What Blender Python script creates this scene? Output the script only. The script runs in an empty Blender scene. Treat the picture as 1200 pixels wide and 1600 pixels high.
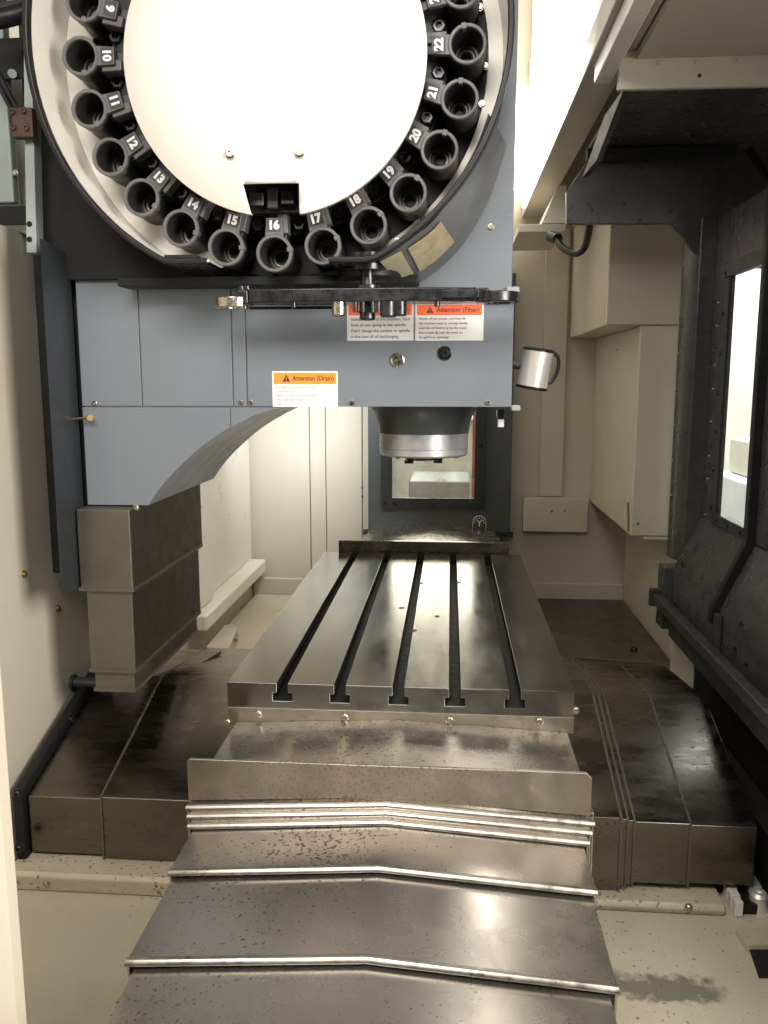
import bpy, bmesh, math, random
from mathutils import Vector, Matrix
random.seed(7)
PI = math.pi
S = bpy.context.scene
C = S.collection
CAMZ = 1.5                                   # lens height above the shop floor; shapes below are given relative to the lens
OFF = Vector((0, 0, CAMZ))

# ------------------------------------------------------------------ camera
F_PX = 1300.0
TH = math.atan(203 / F_PX); PS = math.atan(.08 * math.cos(TH))
cd = bpy.data.cameras.new('camera'); cam = bpy.data.objects.new('camera', cd); C.objects.link(cam)
cd.sensor_fit = 'VERTICAL'; cd.sensor_height = 36; cd.lens = 36 * F_PX / 1600
cd.clip_start = .01; cd.clip_end = 100
cam.location = OFF; cam.rotation_euler = (PI / 2 - TH, 0, PS)
S.camera = cam

# ------------------------------------------------------------------ light
W = bpy.data.worlds.new('World'); S.world = W; W.use_nodes = True
W.node_tree.nodes['Background'].inputs[0].default_value = (1.0, .93, .82, 1)
W.node_tree.nodes['Background'].inputs[1].default_value = .045
def area(name, loc, aim, sx, sy, power, col, spread=180):
    l = bpy.data.lights.new(name, 'AREA'); l.shape = 'RECTANGLE'; l.size = sx; l.size_y = sy; l.energy = power; l.color = col; l.spread = math.radians(spread)
    o = bpy.data.objects.new(name, l); C.objects.link(o)
    o.location = Vector(loc) + OFF
    o.rotation_euler = (Vector(aim) - Vector(loc)).to_track_quat('-Z', 'Y').to_euler()
    return o
area('hall_light', (-.40, -.15, 1.1), (-.30, 1.5, .1), 1.1, .6, 38, (1, .95, .89))
area('right_fill_light', (.95, .4, .3), (-.85, 1.25, -.25), .6, .9, 21, (1, .95, .87), 115)  # fill added from the right to brighten the left wall
area('roof_tube_light', (.05, 2.55, 1.32), (.3, 2.75, .85), .9, .2, 2.5, (1, .93, .82))
area('corner_light', (-.46, 2.8, .08), (-.64, 3.45, -.30), .12, .12, 2.0, (.88, .95, 1), 80)
area('workshop_daylight', (1.5, 4.0, 1.9), (2.0, 5.4, .1), 1.6, .8, 190, (.95, .98, 1))
area('workshop_back_light', (-.1, 4.3, 1.2), (-.1, 5.2, -.4), 1.2, .4, 11, (1, .97, .88))
S.view_settings.view_transform = 'Standard'; S.view_settings.look = 'None'
S.view_settings.exposure = 0; S.view_settings.gamma = 1; S.view_settings.use_curve_mapping = False
S.render.engine = 'CYCLES'
S.cycles.use_denoising = True
S.cycles.max_bounces = 8; S.cycles.diffuse_bounces = 4; S.cycles.glossy_bounces = 4; S.cycles.transparent_max_bounces = 8
S.cycles.sample_clamp_indirect = 6

# ------------------------------------------------------------------ materials
def mat(name, col, rough=.5, metal=0., var=.08, vscale=6., spec=.5, specks=0., speck_scale=60., speck_col=(.02, .015, .01),
        stretch=(1, 1, 1), rvar=.1, bump=0., bscale=200., stain=0., stain_col=(.1, .07, .04), stain_scale=4.):
    m = bpy.data.materials.new(name); m.use_nodes = True
    nt = m.node_tree; n = nt.nodes; L = nt.links; b = n['Principled BSDF']
    b.inputs['Metallic'].default_value = metal
    b.inputs['Specular IOR Level'].default_value = spec
    tc = n.new('ShaderNodeNewGeometry'); mp = n.new('ShaderNodeMapping'); L.new(tc.outputs['Position'], mp.inputs[0])
    mp.inputs['Scale'].default_value = stretch
    def noise(scale, detail=4, rough_=.6, vec=None):
        k = n.new('ShaderNodeTexNoise'); k.inputs['Scale'].default_value = scale; k.inputs['Detail'].default_value = detail
        k.inputs['Roughness'].default_value = rough_; L.new(vec or mp.outputs[0], k.inputs['Vector']); return k.outputs['Fac']
    def ramp(fac, a, bb, lo=0., hi=1.):
        r = n.new('ShaderNodeMapRange'); r.inputs[1].default_value = a; r.inputs[2].default_value = bb
        r.inputs[3].default_value = lo; r.inputs[4].default_value = hi; L.new(fac, r.inputs[0]); return r.outputs[0]
    def mix(fac, A, B):
        x = n.new('ShaderNodeMix'); x.data_type = 'RGBA'
        L.new(fac, x.inputs['Factor'])
        for s, v in ((6, A), (7, B)):
            if isinstance(v, tuple): x.inputs[s].default_value = (*v, 1)
            else: L.new(v, x.inputs[s])
        return x.outputs[2]
    c1 = tuple(min(1, v * (1 - var)) for v in col); c2 = tuple(min(1, v * (1 + var)) for v in col)
    base = noise(vscale)
    out = mix(ramp(base, .3, .7), c1, c2)
    rgh = ramp(noise(vscale * 3.1, 5), .3, .7, max(.02, rough - rvar), min(1, rough + rvar))
    if stain:
        sf = ramp(noise(stain_scale, 6, .65, tc.outputs['Position']), .56 - stain * .2, .80, 0, .7)
        out = mix(sf, out, stain_col)
    if specks:
        a = noise(speck_scale, 3, .55, tc.outputs['Position']); bmod = noise(3.0, 2, .5, tc.outputs['Position'])
        ad = n.new('ShaderNodeMath'); ad.operation = 'MULTIPLY_ADD'; L.new(bmod, ad.inputs[0]); ad.inputs[1].default_value = .5; L.new(a, ad.inputs[2])
        t = .985 - specks * .12
        sp = ramp(ad.outputs[0], t, t + .035, 0, .85)
        out = mix(sp, out, speck_col)
        mm = n.new('ShaderNodeMath'); mm.operation = 'MULTIPLY_ADD'; L.new(sp, mm.inputs[0]); mm.inputs[1].default_value = .18; L.new(rgh, mm.inputs[2]); rgh = mm.outputs[0]
        if metal:
            L.new(ramp(sp, 0, 1, metal, metal * .85), b.inputs['Metallic'])
    L.new(out, b.inputs['Base Color']); L.new(rgh, b.inputs['Roughness'])
    if bump:
        bp = n.new('ShaderNodeBump'); bp.inputs['Strength'].default_value = bump; bp.inputs['Distance'].default_value = .002
        L.new(noise(bscale, 2), bp.inputs['Height']); L.new(bp.outputs[0], b.inputs['Normal'])
    return m
M = {}
M['cream'] = mat('cream_paint', (.53, .485, .395), .42, var=.05, vscale=3, rvar=.08, bump=.06, bscale=120, stain=.15, stain_col=(.45, .38, .27), stain_scale=3)
M['white'] = mat('white_paint', (.74, .70, .62), .35, var=.04, vscale=3, bump=.05, bscale=120)
M['worn_cream'] = mat('worn_cream_paint', (.52, .47, .355), .4, var=.07, vscale=5, specks=.75, speck_scale=120, speck_col=(.05, .045, .035), stain=.1, stain_col=(.3, .25, .16), stain_scale=5)
M['chipped_cream'] = mat('chipped_cream_paint', (.5, .44, .32), .45, var=.1, vscale=8, specks=1.15, speck_scale=110, speck_col=(.08, .075, .06), stain=.3, stain_col=(.2, .18, .14), stain_scale=7)
M['disc'] = mat('white_moulded_cover', (.80, .76, .69), .38, var=.02, vscale=4, rvar=.05)
M['blue_grey'] = mat('blue_grey_paint', (.165, .186, .208), .34, var=.04, vscale=4, rvar=.08, bump=.05, bscale=150)
M['pale_grey'] = mat('pale_grey_paint', (.30, .34, .33), .45, var=.08, vscale=5)
M['dark_grey'] = mat('dark_grey_paint', (.036, .037, .036), .42, spec=.3, var=.12, vscale=5, rvar=.1, bump=.05, specks=.25, speck_scale=40, speck_col=(.14, .13, .11))
M['door_grey'] = mat('door_dark_paint', (.045, .045, .043), .3, var=.15, spec=.5, vscale=6, stain=.3, stain_col=(.09, .085, .07), stain_scale=5)
M['dark_blue'] = mat('dark_blue_grey_paint', (.028, .033, .037), .42, var=.1)
M['green_grey'] = mat('green_grey_paint', (.072, .082, .082), .4, var=.08)
M['black'] = mat('black_paint', (.012, .0115, .011), .5, var=.2, spec=.25)
M['void'] = mat('black_matt', (.006, .006, .006), .8)
M['rubber'] = mat('black_rubber', (.010, .010, .010), .4, spec=.3)
M['oxide'] = mat('black_oxide_steel', (.055, .055, .058), .28, metal=.8, var=.25, vscale=18)
M['pot'] = mat('pot_plastic', (.022, .021, .020), .42, var=.2, vscale=20, rvar=.12)
M['pot_lip'] = mat('pot_lip_plastic', (.10, .095, .09), .45, var=.15, vscale=25)
M['pot_seat'] = mat('pot_seat_steel', (.11, .095, .085), .4, metal=.6, var=.15)
M['steel'] = mat('cover_steel', (.58, .54, .49), .26, metal=.97, var=.06, vscale=5, rvar=.05, specks=.6, speck_scale=170, speck_col=(.075, .05, .035), stain=.1, stain_col=(.38, .33, .28), stain_scale=4)
M['steel_bright'] = mat('bright_steel_edge', (.44, .41, .365), .34, metal=1, var=.08, vscale=20)
M['steel_wiper'] = mat('rust_flecked_steel', (.50, .45, .38), .36, metal=1, var=.1, vscale=9, rvar=.08, specks=1.0, speck_scale=190, speck_col=(.24, .15, .08), stain=.25, stain_col=(.36, .28, .2), stain_scale=14)
M['steel_dark'] = mat('oil_stained_steel', (.19, .17, .147), .27, metal=1, var=.12, vscale=9, stretch=(.3, 1, 1), rvar=.09, specks=.3, speck_scale=110, speck_col=(.09, .07, .05), stain=.2, stain_col=(.17, .14, .115), stain_scale=5)
M['steel_drab'] = mat('drab_oiled_steel', (.155, .14, .112), .45, metal=.75, var=.12, vscale=14, rvar=.08, specks=.5, speck_scale=110, speck_col=(.14, .12, .09), stain=.25, stain_col=(.19, .17, .135), stain_scale=12)
M['table'] = mat('ground_table_steel', (.25, .245, .225), .19, metal=1, var=.07, vscale=7, stretch=(1, .25, 1), rvar=.06, stain=.12, stain_col=(.28, .26, .23), stain_scale=6)
M['pan'] = mat('oily_pan_steel', (.07, .063, .05), .38, metal=.4, var=.25, vscale=6, stain=.4, stain_col=(.14, .12, .09), stain_scale=4)
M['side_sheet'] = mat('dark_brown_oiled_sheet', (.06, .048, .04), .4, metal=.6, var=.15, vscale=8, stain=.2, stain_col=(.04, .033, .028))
M['slot'] = mat('shaded_oily_slot', (.012, .011, .010), .6, var=.2, vscale=20, spec=.2)  # slot faces blackened for the shade of their depth as well as oily dirt
M['shroud'] = mat('shroud_grey', (.17, .175, .175), .35, metal=.4, var=.2, vscale=9, stain=.3, stain_col=(.10, .095, .085), stain_scale=9)
M['worn_label'] = mat('worn_label_paper', (.40, .34, .22), .5, var=.2, vscale=30, stain=.5, stain_col=(.2, .14, .08), stain_scale=40)
M['table_end'] = mat('table_end_steel', (.34, .31, .25), .38, metal=1, var=.2, vscale=14, rvar=.1, stain=.2, stain_col=(.24, .21, .165), stain_scale=12)
M['machined'] = mat('machined_ring', (.60, .60, .60), .42, metal=.65, var=.03, vscale=20)
M['chrome'] = mat('bolt_steel', (.5, .45, .37), .28, metal=1, var=.15, vscale=60)
M['brass'] = mat('brass', (.5, .36, .14), .35, metal=1)
M['rust'] = mat('rusty_brown_iron', (.075, .045, .033), .6, metal=.3, var=.3, vscale=30)
M['label'] = mat('label_white', (.72, .71, .68), .45, var=.02)
M['orange'] = mat('label_orange', (.85, .27, .03), .45, var=.04)
M['red_orange'] = mat('label_red_orange', (.80, .13, .035), .45, var=.04)
M['ink'] = mat('ink', (.03, .03, .03), .5)
M['grey_ink'] = mat('grey_ink', (.30, .30, .30), .5)
M['digit'] = mat('digit_white', (.75, .74, .72), .5, var=.02)
M['red'] = mat('red_paint', (.62, .05, .05), .5)
M['tape'] = mat('yellowed_tape', (.46, .41, .29), .55, var=.25, vscale=25, stain=.5, stain_col=(.13, .10, .06), stain_scale=25)
M['lamp_metal'] = mat('brushed_aluminium', (.78, .75, .70), .36, metal=.6, var=.05, vscale=20)
M['concrete'] = mat('concrete', (.3, .29, .27), .6, var=.15)
M['hall_wall'] = mat('hall_wall', (.72, .74, .75), .6)
M['hall_cream'] = mat('hall_cream', (.62, .6, .5), .6, var=.1, vscale=2)
M['hall_grey'] = mat('hall_machine_grey', (.32, .36, .36), .5, var=.2, vscale=3)
md = bpy.data.materials.new('lit_glow_panel'); md.use_nodes = True
md.node_tree.nodes['Principled BSDF'].inputs['Emission Color'].default_value = (1, .94, .84, 1); md.node_tree.nodes['Principled BSDF'].inputs['Emission Strength'].default_value = 11
M['glow_panel'] = md  # emission for the added glow panels in roof opening and hall
md2 = md.copy(); md2.name = 'soft_lit_glow_panel'; md2.node_tree.nodes['Principled BSDF'].inputs['Emission Strength'].default_value = 2.2; M['soft_glow_panel'] = md2
md3 = md.copy(); md3.name = 'hall_lit_glow_panel'; md3.node_tree.nodes['Principled BSDF'].inputs['Emission Strength'].default_value = 13; M['hall_glow_panel'] = md3
def glass(name, tint, gloss, dirt):
    m = bpy.data.materials.new(name); m.use_nodes = True; nt = m.node_tree; n = nt.nodes; L = nt.links
    for k in list(n): n.remove(k)
    o = n.new('ShaderNodeOutputMaterial'); t = n.new('ShaderNodeBsdfTransparent'); g = n.new('ShaderNodeBsdfGlossy'); d = n.new('ShaderNodeBsdfDiffuse')
    t.inputs[0].default_value = (*tint, 1); g.inputs['Roughness'].default_value = .03; d.inputs[0].default_value = (.55, .53, .46, 1)
    nz = n.new('ShaderNodeTexNoise'); nz.inputs['Scale'].default_value = 9; nz.inputs['Detail'].default_value = 5
    gm = n.new('ShaderNodeNewGeometry'); L.new(gm.outputs['Position'], nz.inputs['Vector'])
    r = n.new('ShaderNodeMapRange'); r.inputs[1].default_value = .35; r.inputs[2].default_value = .75; r.inputs[3].default_value = dirt * .3; r.inputs[4].default_value = dirt; L.new(nz.outputs['Fac'], r.inputs[0])
    m1 = n.new('ShaderNodeMixShader'); L.new(r.outputs[0], m1.inputs[0]); L.new(t.outputs[0], m1.inputs[1]); L.new(d.outputs[0], m1.inputs[2])
    m2 = n.new('ShaderNodeMixShader'); m2.inputs[0].default_value = gloss; L.new(m1.outputs[0], m2.inputs[1]); L.new(g.outputs[0], m2.inputs[2])
    L.new(m2.outputs[0], o.inputs[0]); return m
M['glass'] = glass('window_glass', (.95, .97, .96), .05, .05)
M['dirty_glass'] = glass('coolant_stained_glass', (.9, .9, .86), .05, .5)

def smear(m, x0, x1, y0, y1):                 # a worn oily patch on the tub floor
    nt = m.node_tree; n = nt.nodes; L = nt.links; b = n['Principled BSDF']
    g = n.new('ShaderNodeNewGeometry'); sx = n.new('ShaderNodeSeparateXYZ')
    nz = n.new('ShaderNodeTexNoise'); nz.inputs['Scale'].default_value = 55; nz.inputs['Detail'].default_value = 6; L.new(g.outputs['Position'], nz.inputs['Vector'])
    L.new(g.outputs['Position'], sx.inputs[0])
    def edge(sock, c, h, soft):
        a = n.new('ShaderNodeMath'); a.operation = 'SUBTRACT'; L.new(sock, a.inputs[0]); a.inputs[1].default_value = c
        q = n.new('ShaderNodeMath'); q.operation = 'ABSOLUTE'; L.new(a.outputs[0], q.inputs[0])
        w = n.new('ShaderNodeMath'); w.operation = 'MULTIPLY_ADD'; L.new(nz.outputs['Fac'], w.inputs[0]); w.inputs[1].default_value = .07; L.new(q.outputs[0], w.inputs[2])
        r = n.new('ShaderNodeMapRange'); r.inputs[1].default_value = h + .035 + soft; r.inputs[2].default_value = h + .035 - soft; L.new(w.outputs[0], r.inputs[0]); return r.outputs[0]
    mm = n.new('ShaderNodeMath'); mm.operation = 'MULTIPLY'
    L.new(edge(sx.outputs[0], (x0 + x1) / 2, (x1 - x0) / 2, .02), mm.inputs[0]); L.new(edge(sx.outputs[1], (y0 + y1) / 2, (y1 - y0) / 2, .008), mm.inputs[1])
    m2 = n.new('ShaderNodeMath'); m2.operation = 'MULTIPLY'; L.new(mm.outputs[0], m2.inputs[0]); m2.inputs[1].default_value = .8
    x = n.new('ShaderNodeMix'); x.data_type = 'RGBA'; L.new(m2.outputs[0], x.inputs['Factor'])
    L.new(b.inputs['Base Color'].links[0].from_socket, x.inputs[6]); x.inputs[7].default_value = (.10, .095, .075, 1)
    L.new(x.outputs[2], b.inputs['Base Color'])
smear(M['worn_cream'], .22, .44, 1.205, 1.255)
# ------------------------------------------------------------------ helpers
_f = Vector((-math.sin(PS) * math.cos(TH), math.cos(PS) * math.cos(TH), -math.sin(TH)))
_r = Vector((math.cos(PS), math.sin(PS), 0)); _u = _r.cross(_f)
def P(px, py, X=None, Y=None, Z=None):       # the point where the sight line of a photo pixel meets a known plane of the machine
    d = _f + _r * ((px - 600) / F_PX) - _u * ((py - 800) / F_PX)
    t = X / d.x if X is not None else Y / d.y if Y is not None else Z / d.z
    return d * t
def new(): return bmesh.new()
def poly(bm, pts): return bm.faces.new([bm.verts.new(p) for p in pts])
def prism(bm, pts, ext):
    ext = Vector(ext); a = [bm.verts.new(p) for p in pts]; b = [bm.verts.new(Vector(p) + ext) for p in pts]; n = len(a)
    bm.faces.new(a); bm.faces.new(b[::-1])
    for i in range(n): bm.faces.new((a[i], b[i], b[(i + 1) % n], a[(i + 1) % n]))
    return bm
def box(bm, x0, x1, y0, y1, z0, z1):
    return prism(bm, [(x0, y0, z0), (x1, y0, z0), (x1, y0, z1), (x0, y0, z1)], (0, y1 - y0, 0))
def frame_axes(d):
    d = Vector(d).normalized(); a = Vector((0, 0, 1)) if abs(d.z) < .9 else Vector((1, 0, 0))
    u = d.cross(a).normalized(); return d, u, d.cross(u).normalized()
def lathe(bm, o, d, prof, seg=32):            # prof: list of (radius, height along d); radius 0 closes
    o = Vector(o); d, u, v = frame_axes(d); rings = []
    for r, h in prof:
        if r <= 1e-6: rings.append([bm.verts.new(o + d * h)])
        else: rings.append([bm.verts.new(o + d * h + (u * math.cos(2 * PI * k / seg) + v * math.sin(2 * PI * k / seg)) * r) for k in range(seg)])
    for A, B in zip(rings, rings[1:]):
        if len(A) == 1 and len(B) == 1: continue
        for k in range(seg):
            k2 = (k + 1) % seg
            if len(A) == 1: bm.faces.new((A[0], B[k], B[k2]))
            elif len(B) == 1: bm.faces.new((A[k], B[0], A[k2]))
            else: bm.faces.new((A[k], B[k], B[k2], A[k2]))
    return bm
def cyl(bm, p0, p1, r, seg=20, r1=None):
    p0 = Vector(p0); p1 = Vector(p1); h = (p1 - p0).length; return lathe(bm, p0, p1 - p0, [(0, 0), (r, 0), (r1 or r, h), (0, h)], seg)
def tube(bm, pts, r, seg=12):
    pts = [Vector(p) for p in pts]; rings = []; u = None
    for i, p in enumerate(pts):
        t = (pts[min(i + 1, len(pts) - 1)] - pts[max(i - 1, 0)]).normalized()
        if u is None: _, u, v = frame_axes(t)
        else: u = (u - t * u.dot(t)).normalized(); v = t.cross(u)
        rings.append([bm.verts.new(p + (u * math.cos(2 * PI * k / seg) + v * math.sin(2 * PI * k / seg)) * r) for k in range(seg)])
    for A, B in zip(rings, rings[1:]):
        for k in range(seg): bm.faces.new((A[k], B[k], B[(k + 1) % seg], A[(k + 1) % seg]))
    bm.faces.new(rings[0]); bm.faces.new(rings[-1][::-1]); return bm
def smooth_path(pts, n=8):                    # Catmull-Rom
    pts = [Vector(p) for p in pts]; out = []
    for i in range(len(pts) - 1):
        a, b, c, d = pts[max(i - 1, 0)], pts[i], pts[i + 1], pts[min(i + 2, len(pts) - 1)]
        for k in range(n):
            t = k / n
            out.append(.5 * ((2 * b) + (c - a) * t + (2 * a - 5 * b + 4 * c - d) * t * t + (3 * b - a - 3 * c + d) * t ** 3))
    return out + [pts[-1]]
ROOT = {}
def mesh_of(bm, name, m):
    bmesh.ops.remove_doubles(bm, verts=bm.verts, dist=1e-6)
    bmesh.ops.recalc_face_normals(bm, faces=bm.faces)
    me = bpy.data.meshes.new(name); bm.to_mesh(me); bm.free()
    if m: me.materials.append(M[m])
    me.shade_smooth(); me.set_sharp_from_angle(angle=math.radians(32)); return me
def root_of(o):
    while o.parent: o = o.parent
    return o
def link(name, me, parent, loc=None):
    o = bpy.data.objects.new(name, me); C.objects.link(o)
    if parent:
        o.parent = parent
        if loc is not None:
            o.location = Vector(loc) - ROOT[root_of(parent).name]
            q = parent
            while q.parent: o.location -= q.location; q = q.parent
    return o
def obj(name, bm, m, parent=None, bevel=0., seg=2):
    for f in bm.faces: pass
    if parent:
        off = ROOT[root_of(parent).name].copy()
        q = parent
        while q.parent: off = off + q.location; q = q.parent
        bmesh.ops.translate(bm, verts=bm.verts, vec=-off)
        o = link(name, mesh_of(bm, name, m), parent)
    else:
        xs = [v.co for v in bm.verts]
        c = Vector(((min(v.x for v in xs) + max(v.x for v in xs)) / 2, (min(v.y for v in xs) + max(v.y for v in xs)) / 2, min(v.z for v in xs)))
        bmesh.ops.translate(bm, verts=bm.verts, vec=-c)
        o = link(name, mesh_of(bm, name, m), None); o.location = c + OFF; ROOT[o.name] = c
    if bevel:
        b = o.modifiers.new('edge', 'BEVEL'); b.width = bevel; b.segments = seg; b.limit_method = 'ANGLE'; b.angle_limit = math.radians(40); b.harden_normals = True
    return o
def tag(o, label, cat, group=None):
    o['label'] = label; o['category'] = cat
    if group: o['group'] = group
    return o
def thing(name, loc, label, cat, group=None):
    o = bpy.data.objects.new(name, None); C.objects.link(o); o.empty_display_size = .05
    o.location = Vector(loc) + OFF; ROOT[o.name] = Vector(loc); return tag(o, label, cat, group)
def struct(name, bm, m, bevel=0.):
    o = obj(name, bm, m, None, bevel); o['kind'] = 'structure'; return o
_bolts = {}
def bolt(parent, p, axis=(0, -1, 0), r=.006, m='chrome', name='bolt', h=None):   # socket head screw
    h = h or r * .9; key = (tuple(axis), r, m, h)
    if key not in _bolts:
        bm = new(); lathe(bm, (0, 0, 0), axis, [(0, -.001), (r * 1.35, -.001), (r * 1.35, h * .15), (r, h * .2), (r, h * .85), (r * .85, h), (r * .5, h), (r * .5, h * .45), (0, h * .45)], 12)
        _bolts[key] = mesh_of(bm, name, m)
    return link(name, _bolts[key], parent, p)
def text(body, size, m, parent, p, name='lettering', roty=0., ext=.0003, bold=0., align='CENTER', spacing=1., xform=None):
    # lettering facing -Y, upright along +Z, anchored at p
    cu = bpy.data.curves.new(name, 'FONT'); cu.body = body; cu.size = size; cu.extrude = ext; cu.offset = bold; cu.space_line = spacing
    cu.align_x = align; cu.align_y = 'CENTER'; cu.resolution_u = 3
    t = bpy.data.objects.new('t', cu); C.objects.link(t)
    me = bpy.data.meshes.new_from_object(t.evaluated_get(bpy.context.evaluated_depsgraph_get()))
    bpy.data.objects.remove(t); me.name = name; me.materials.clear(); me.materials.append(M[m])
    me.transform(Matrix.Rotation(roty, 4, 'Y') @ Matrix.Rotation(PI / 2, 4, 'X'))
    if xform: me.transform(xform)
    return link(name, me, parent, p)

# ================================================================== the setting
FLOOR = -.96; LW = -.855; RW = .735; BW = 3.45
struct('shop_floor', box(new(), -5, 6, -3, 8, -1.6, -1.5), 'concrete')
struct('tub_floor', box(new(), LW, RW, .3, BW, -1.499, FLOOR), 'worn_cream')
zt_ = P(20, 358, X=LW).z
lw = struct('left_wall', prism(new(), [(-.90, .55, -1.499), (LW, .55, -1.499), (LW + .018, .55, FLOOR), (LW + .018, .55, -.93), (LW, .55, -.667), (LW, .55, zt_), (-.90, .55, zt_)], (0, BW - .55, 0)), 'cream')
struct('upper_left_wall', box(new(), -.90, LW, 1.75, BW, zt_ + .001, 1.7), 'white')
struct('outer_left_wall', box(new(), -1.25, -1.2, .8, 1.75, -.5, 1.7), 'cream')
for px, py in ((37, 897), (90, 950), (77, 725), (60, 467)):
    bolt(lw, P(px, py, X=LW), (1, 0, 0), .006, 'brass')
xj = P(12, 1400, Y=.7).x
struct('wall_return', prism(new(), [(-.62, .58, -1.499), (xj - .03, .66, -1.499), (xj, .70, -1.499), (xj, .72, -1.499), (-.62, .72, -1.499)], (0, 0, 1.4)), 'cream', .004)

# back wall: sheet-metal panels with open seams
bx = [LW] + [P(px, 720, Y=BW).x for px in (484, 509, 566)]
WX0, WX1, WZ0, WZ1 = P(575, 700, Y=3.38).x, P(800, 700, Y=3.38).x, P(700, 830, Y=3.38).z, .42
bm = new()
box(bm, -.9, WX0 + .032, BW + .021, BW + .05, -1.499, 1.7); box(bm, WX1 - .032, RW + .05, BW + .021, BW + .05, -1.499, 1.7)
box(bm, WX0 + .032, WX1 - .032, BW + .021, BW + .05, -1.499, WZ0 + .04); box(bm, WX0 + .032, WX1 - .032, BW + .021, BW + .05, WZ1 - .04, 1.7)
bwl = obj('back_wall', bm, 'cream'); bwl['kind'] = 'structure'
edges = bx + [WX0 + .03]
for a, b in zip(edges, edges[1:]):
    obj('panel', box(new(), a + .0015, b - .0015, BW, BW + .02, -1.4, 1.69), 'cream', bwl, .003)
obj('panel', box(new(), WX0 + .0315, WX1 - .03, BW, BW + .02, -1.4, WZ0 + .04), 'cream', bwl, .002)
obj('panel', box(new(), WX0 + .0315, WX1 - .03, BW, BW + .02, WZ1 - .04, 1.69), 'white', bwl, .002)
xs = [WX1 - .0285, RW]
for a, b in zip(xs, xs[1:]):
    obj('panel', box(new(), a + .0015, b - .0015, BW, BW + .02, -1.4, 1.69), 'cream', bwl, .002)
a, b = P(852, 400, Y=BW), P(877, 775, Y=BW)
obj('cover_strip', box(new(), a.x, b.x, BW - .018, BW - .001, b.z, a.z + .1), 'cream', bwl, .003)
obj('skirting', box(new(), LW + .02, RW - .01, BW - .02, BW - .001, -.955, P(600, 905, Y=BW).z), 'cream', bwl, .004)
for px, py in ((566, 762), (566, 776)): bolt(bwl, P(px, py, Y=BW), (0, -1, 0), .004)

# right wall behind the door
struct('right_wall', box(new(), RW, RW + .012, 2.435, BW, -1.499, 1.7), 'cream')
struct('ceiling', box(new(), -.9, .4, 1.75, BW + .03, 1.7, 1.74), 'white')
struct('roof_well_wall', box(new(), .30, .345, 1.2, BW, .701, 1.7), 'white')
# raised casting base behind the saddle
struct('base_shelf', box(new(), LW + .03, RW - .01, 2.32, BW - .025, FLOOR + .001, -.90), 'worn_cream', .006)

pan = tag(obj('chip_pan', box(new(), .24, RW - .012, 2.33, BW - .03, -.8985, -.892), 'pan', None, .002), 'dark oily chip pan on the floor in the back corner', 'pan')
tag(obj('pan_ramp', prism(new(), [P(858, 985, Z=-.884), P(1002, 1010, Z=-.884), P(1016, 1034, Z=-.884), P(868, 1024, Z=-.884)], (0, 0, -.0075)), 'steel_drab', None, .001), 'flat drab ramp plate lying on the dark chip pan', 'plate')
bolt(pan, P(990, 1021, Z=-.892), (0, 0, 1), .012, 'oxide', h=.02)
# ------------------------------------------------------------------ outside the windows
struct('workshop_wall', box(new(), 3.2, 3.25, -2, 7, -1.5, 2.2), 'hall_wall')
struct('workshop_back_wall', box(new(), -3, 3.2, 5.4, 5.45, -1.5, 2.2), 'hall_cream')
m1 = thing('grey_machine', (1.6, 4.6, -1.5), 'pale grey machine seen blurred through the door window', 'machine')
obj('body', box(new(), 1.5, 2.0, 4.3, 4.9, -1.5, -.5), 'hall_wall', m1, .02)
obj('cabinet', box(new(), 1.56, 2.0, 4.4, 4.8, -.499, -.3), 'hall_cream', m1, .02)
a = P(735, 660, Y=4.2); b = P(752, 760, Y=4.2)
a.x += .012
rp = thing('red_post', (a.x + .02, 4.2, -1.5), 'red upright panel behind the small back window', 'post')
obj('upright', box(new(), a.x, a.x + .16, 4.2, 4.24, -1.5, a.z + .12), 'red', rp, .006)
obj('foot', box(new(), a.x - .02, a.x + .18, 4.15, 4.29, -1.499, -1.47), 'hall_grey', rp, .004)
a = P(640, 770, Y=4.6); b = P(735, 735, Y=4.6)
cr = thing('grey_bench', ((a.x + b.x) / 2, 4.6, -1.5), 'low grey bench blurred behind the small back window', 'bench')
obj('bench_top', box(new(), a.x, b.x, 4.5, 5.0, a.z - .1, b.z - .05), 'hall_grey', cr, .01)
for sx in (a.x + .03, b.x - .03): obj('leg', box(new(), sx - .02, sx + .02, 4.6, 4.64, -1.5, a.z - .1), 'hall_grey', cr)

t = thing('added_hall_glow', (-.06, 5.3, -.1), 'glowing panel added in the hall behind the back window', 'lamp')  # panel added so the table reflects a bright strip
obj('glow_panel', box(new(), -.42, .3, 5.30, 5.34, -.22, .42), 'hall_glow_panel', t, .004)
obj('housing', box(new(), -.44, .32, 5.341, 5.399, -.24, .44), 'white', t, .004)  # backing of the added hall panel
# ================================================================== small window in the back wall
t = thing('back_window', ((WX0 + WX1) / 2, 3.4, WZ0), 'dark framed service window behind the spindle', 'window')
HX0, HX1, HZ0 = P(613, 700, Y=3.38).x, P(742, 700, Y=3.38).x, P(680, 778, Y=3.38).z
bm = new(); box(bm, WX0, HX0 - .03, 3.38, BW - .001, WZ0, WZ1); box(bm, HX1 + .03, WX1, 3.38, BW - .001, WZ0, WZ1)
box(bm, HX0 - .03, HX1 + .03, 3.38, BW - .001, WZ0, HZ0 - .03); box(bm, HX0 - .03, HX1 + .03, 3.38, BW - .001, WZ1 - .06, WZ1)
obj('frame', bm, 'green_grey', t)
bm = new(); box(bm, HX0 - .045, HX0, 3.365, 3.379, HZ0 - .045, WZ1 - .08); box(bm, HX1, HX1 + .045, 3.365, 3.379, HZ0 - .045, WZ1 - .08); box(bm, HX0, HX1, 3.365, 3.379, HZ0 - .045, HZ0)
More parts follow.
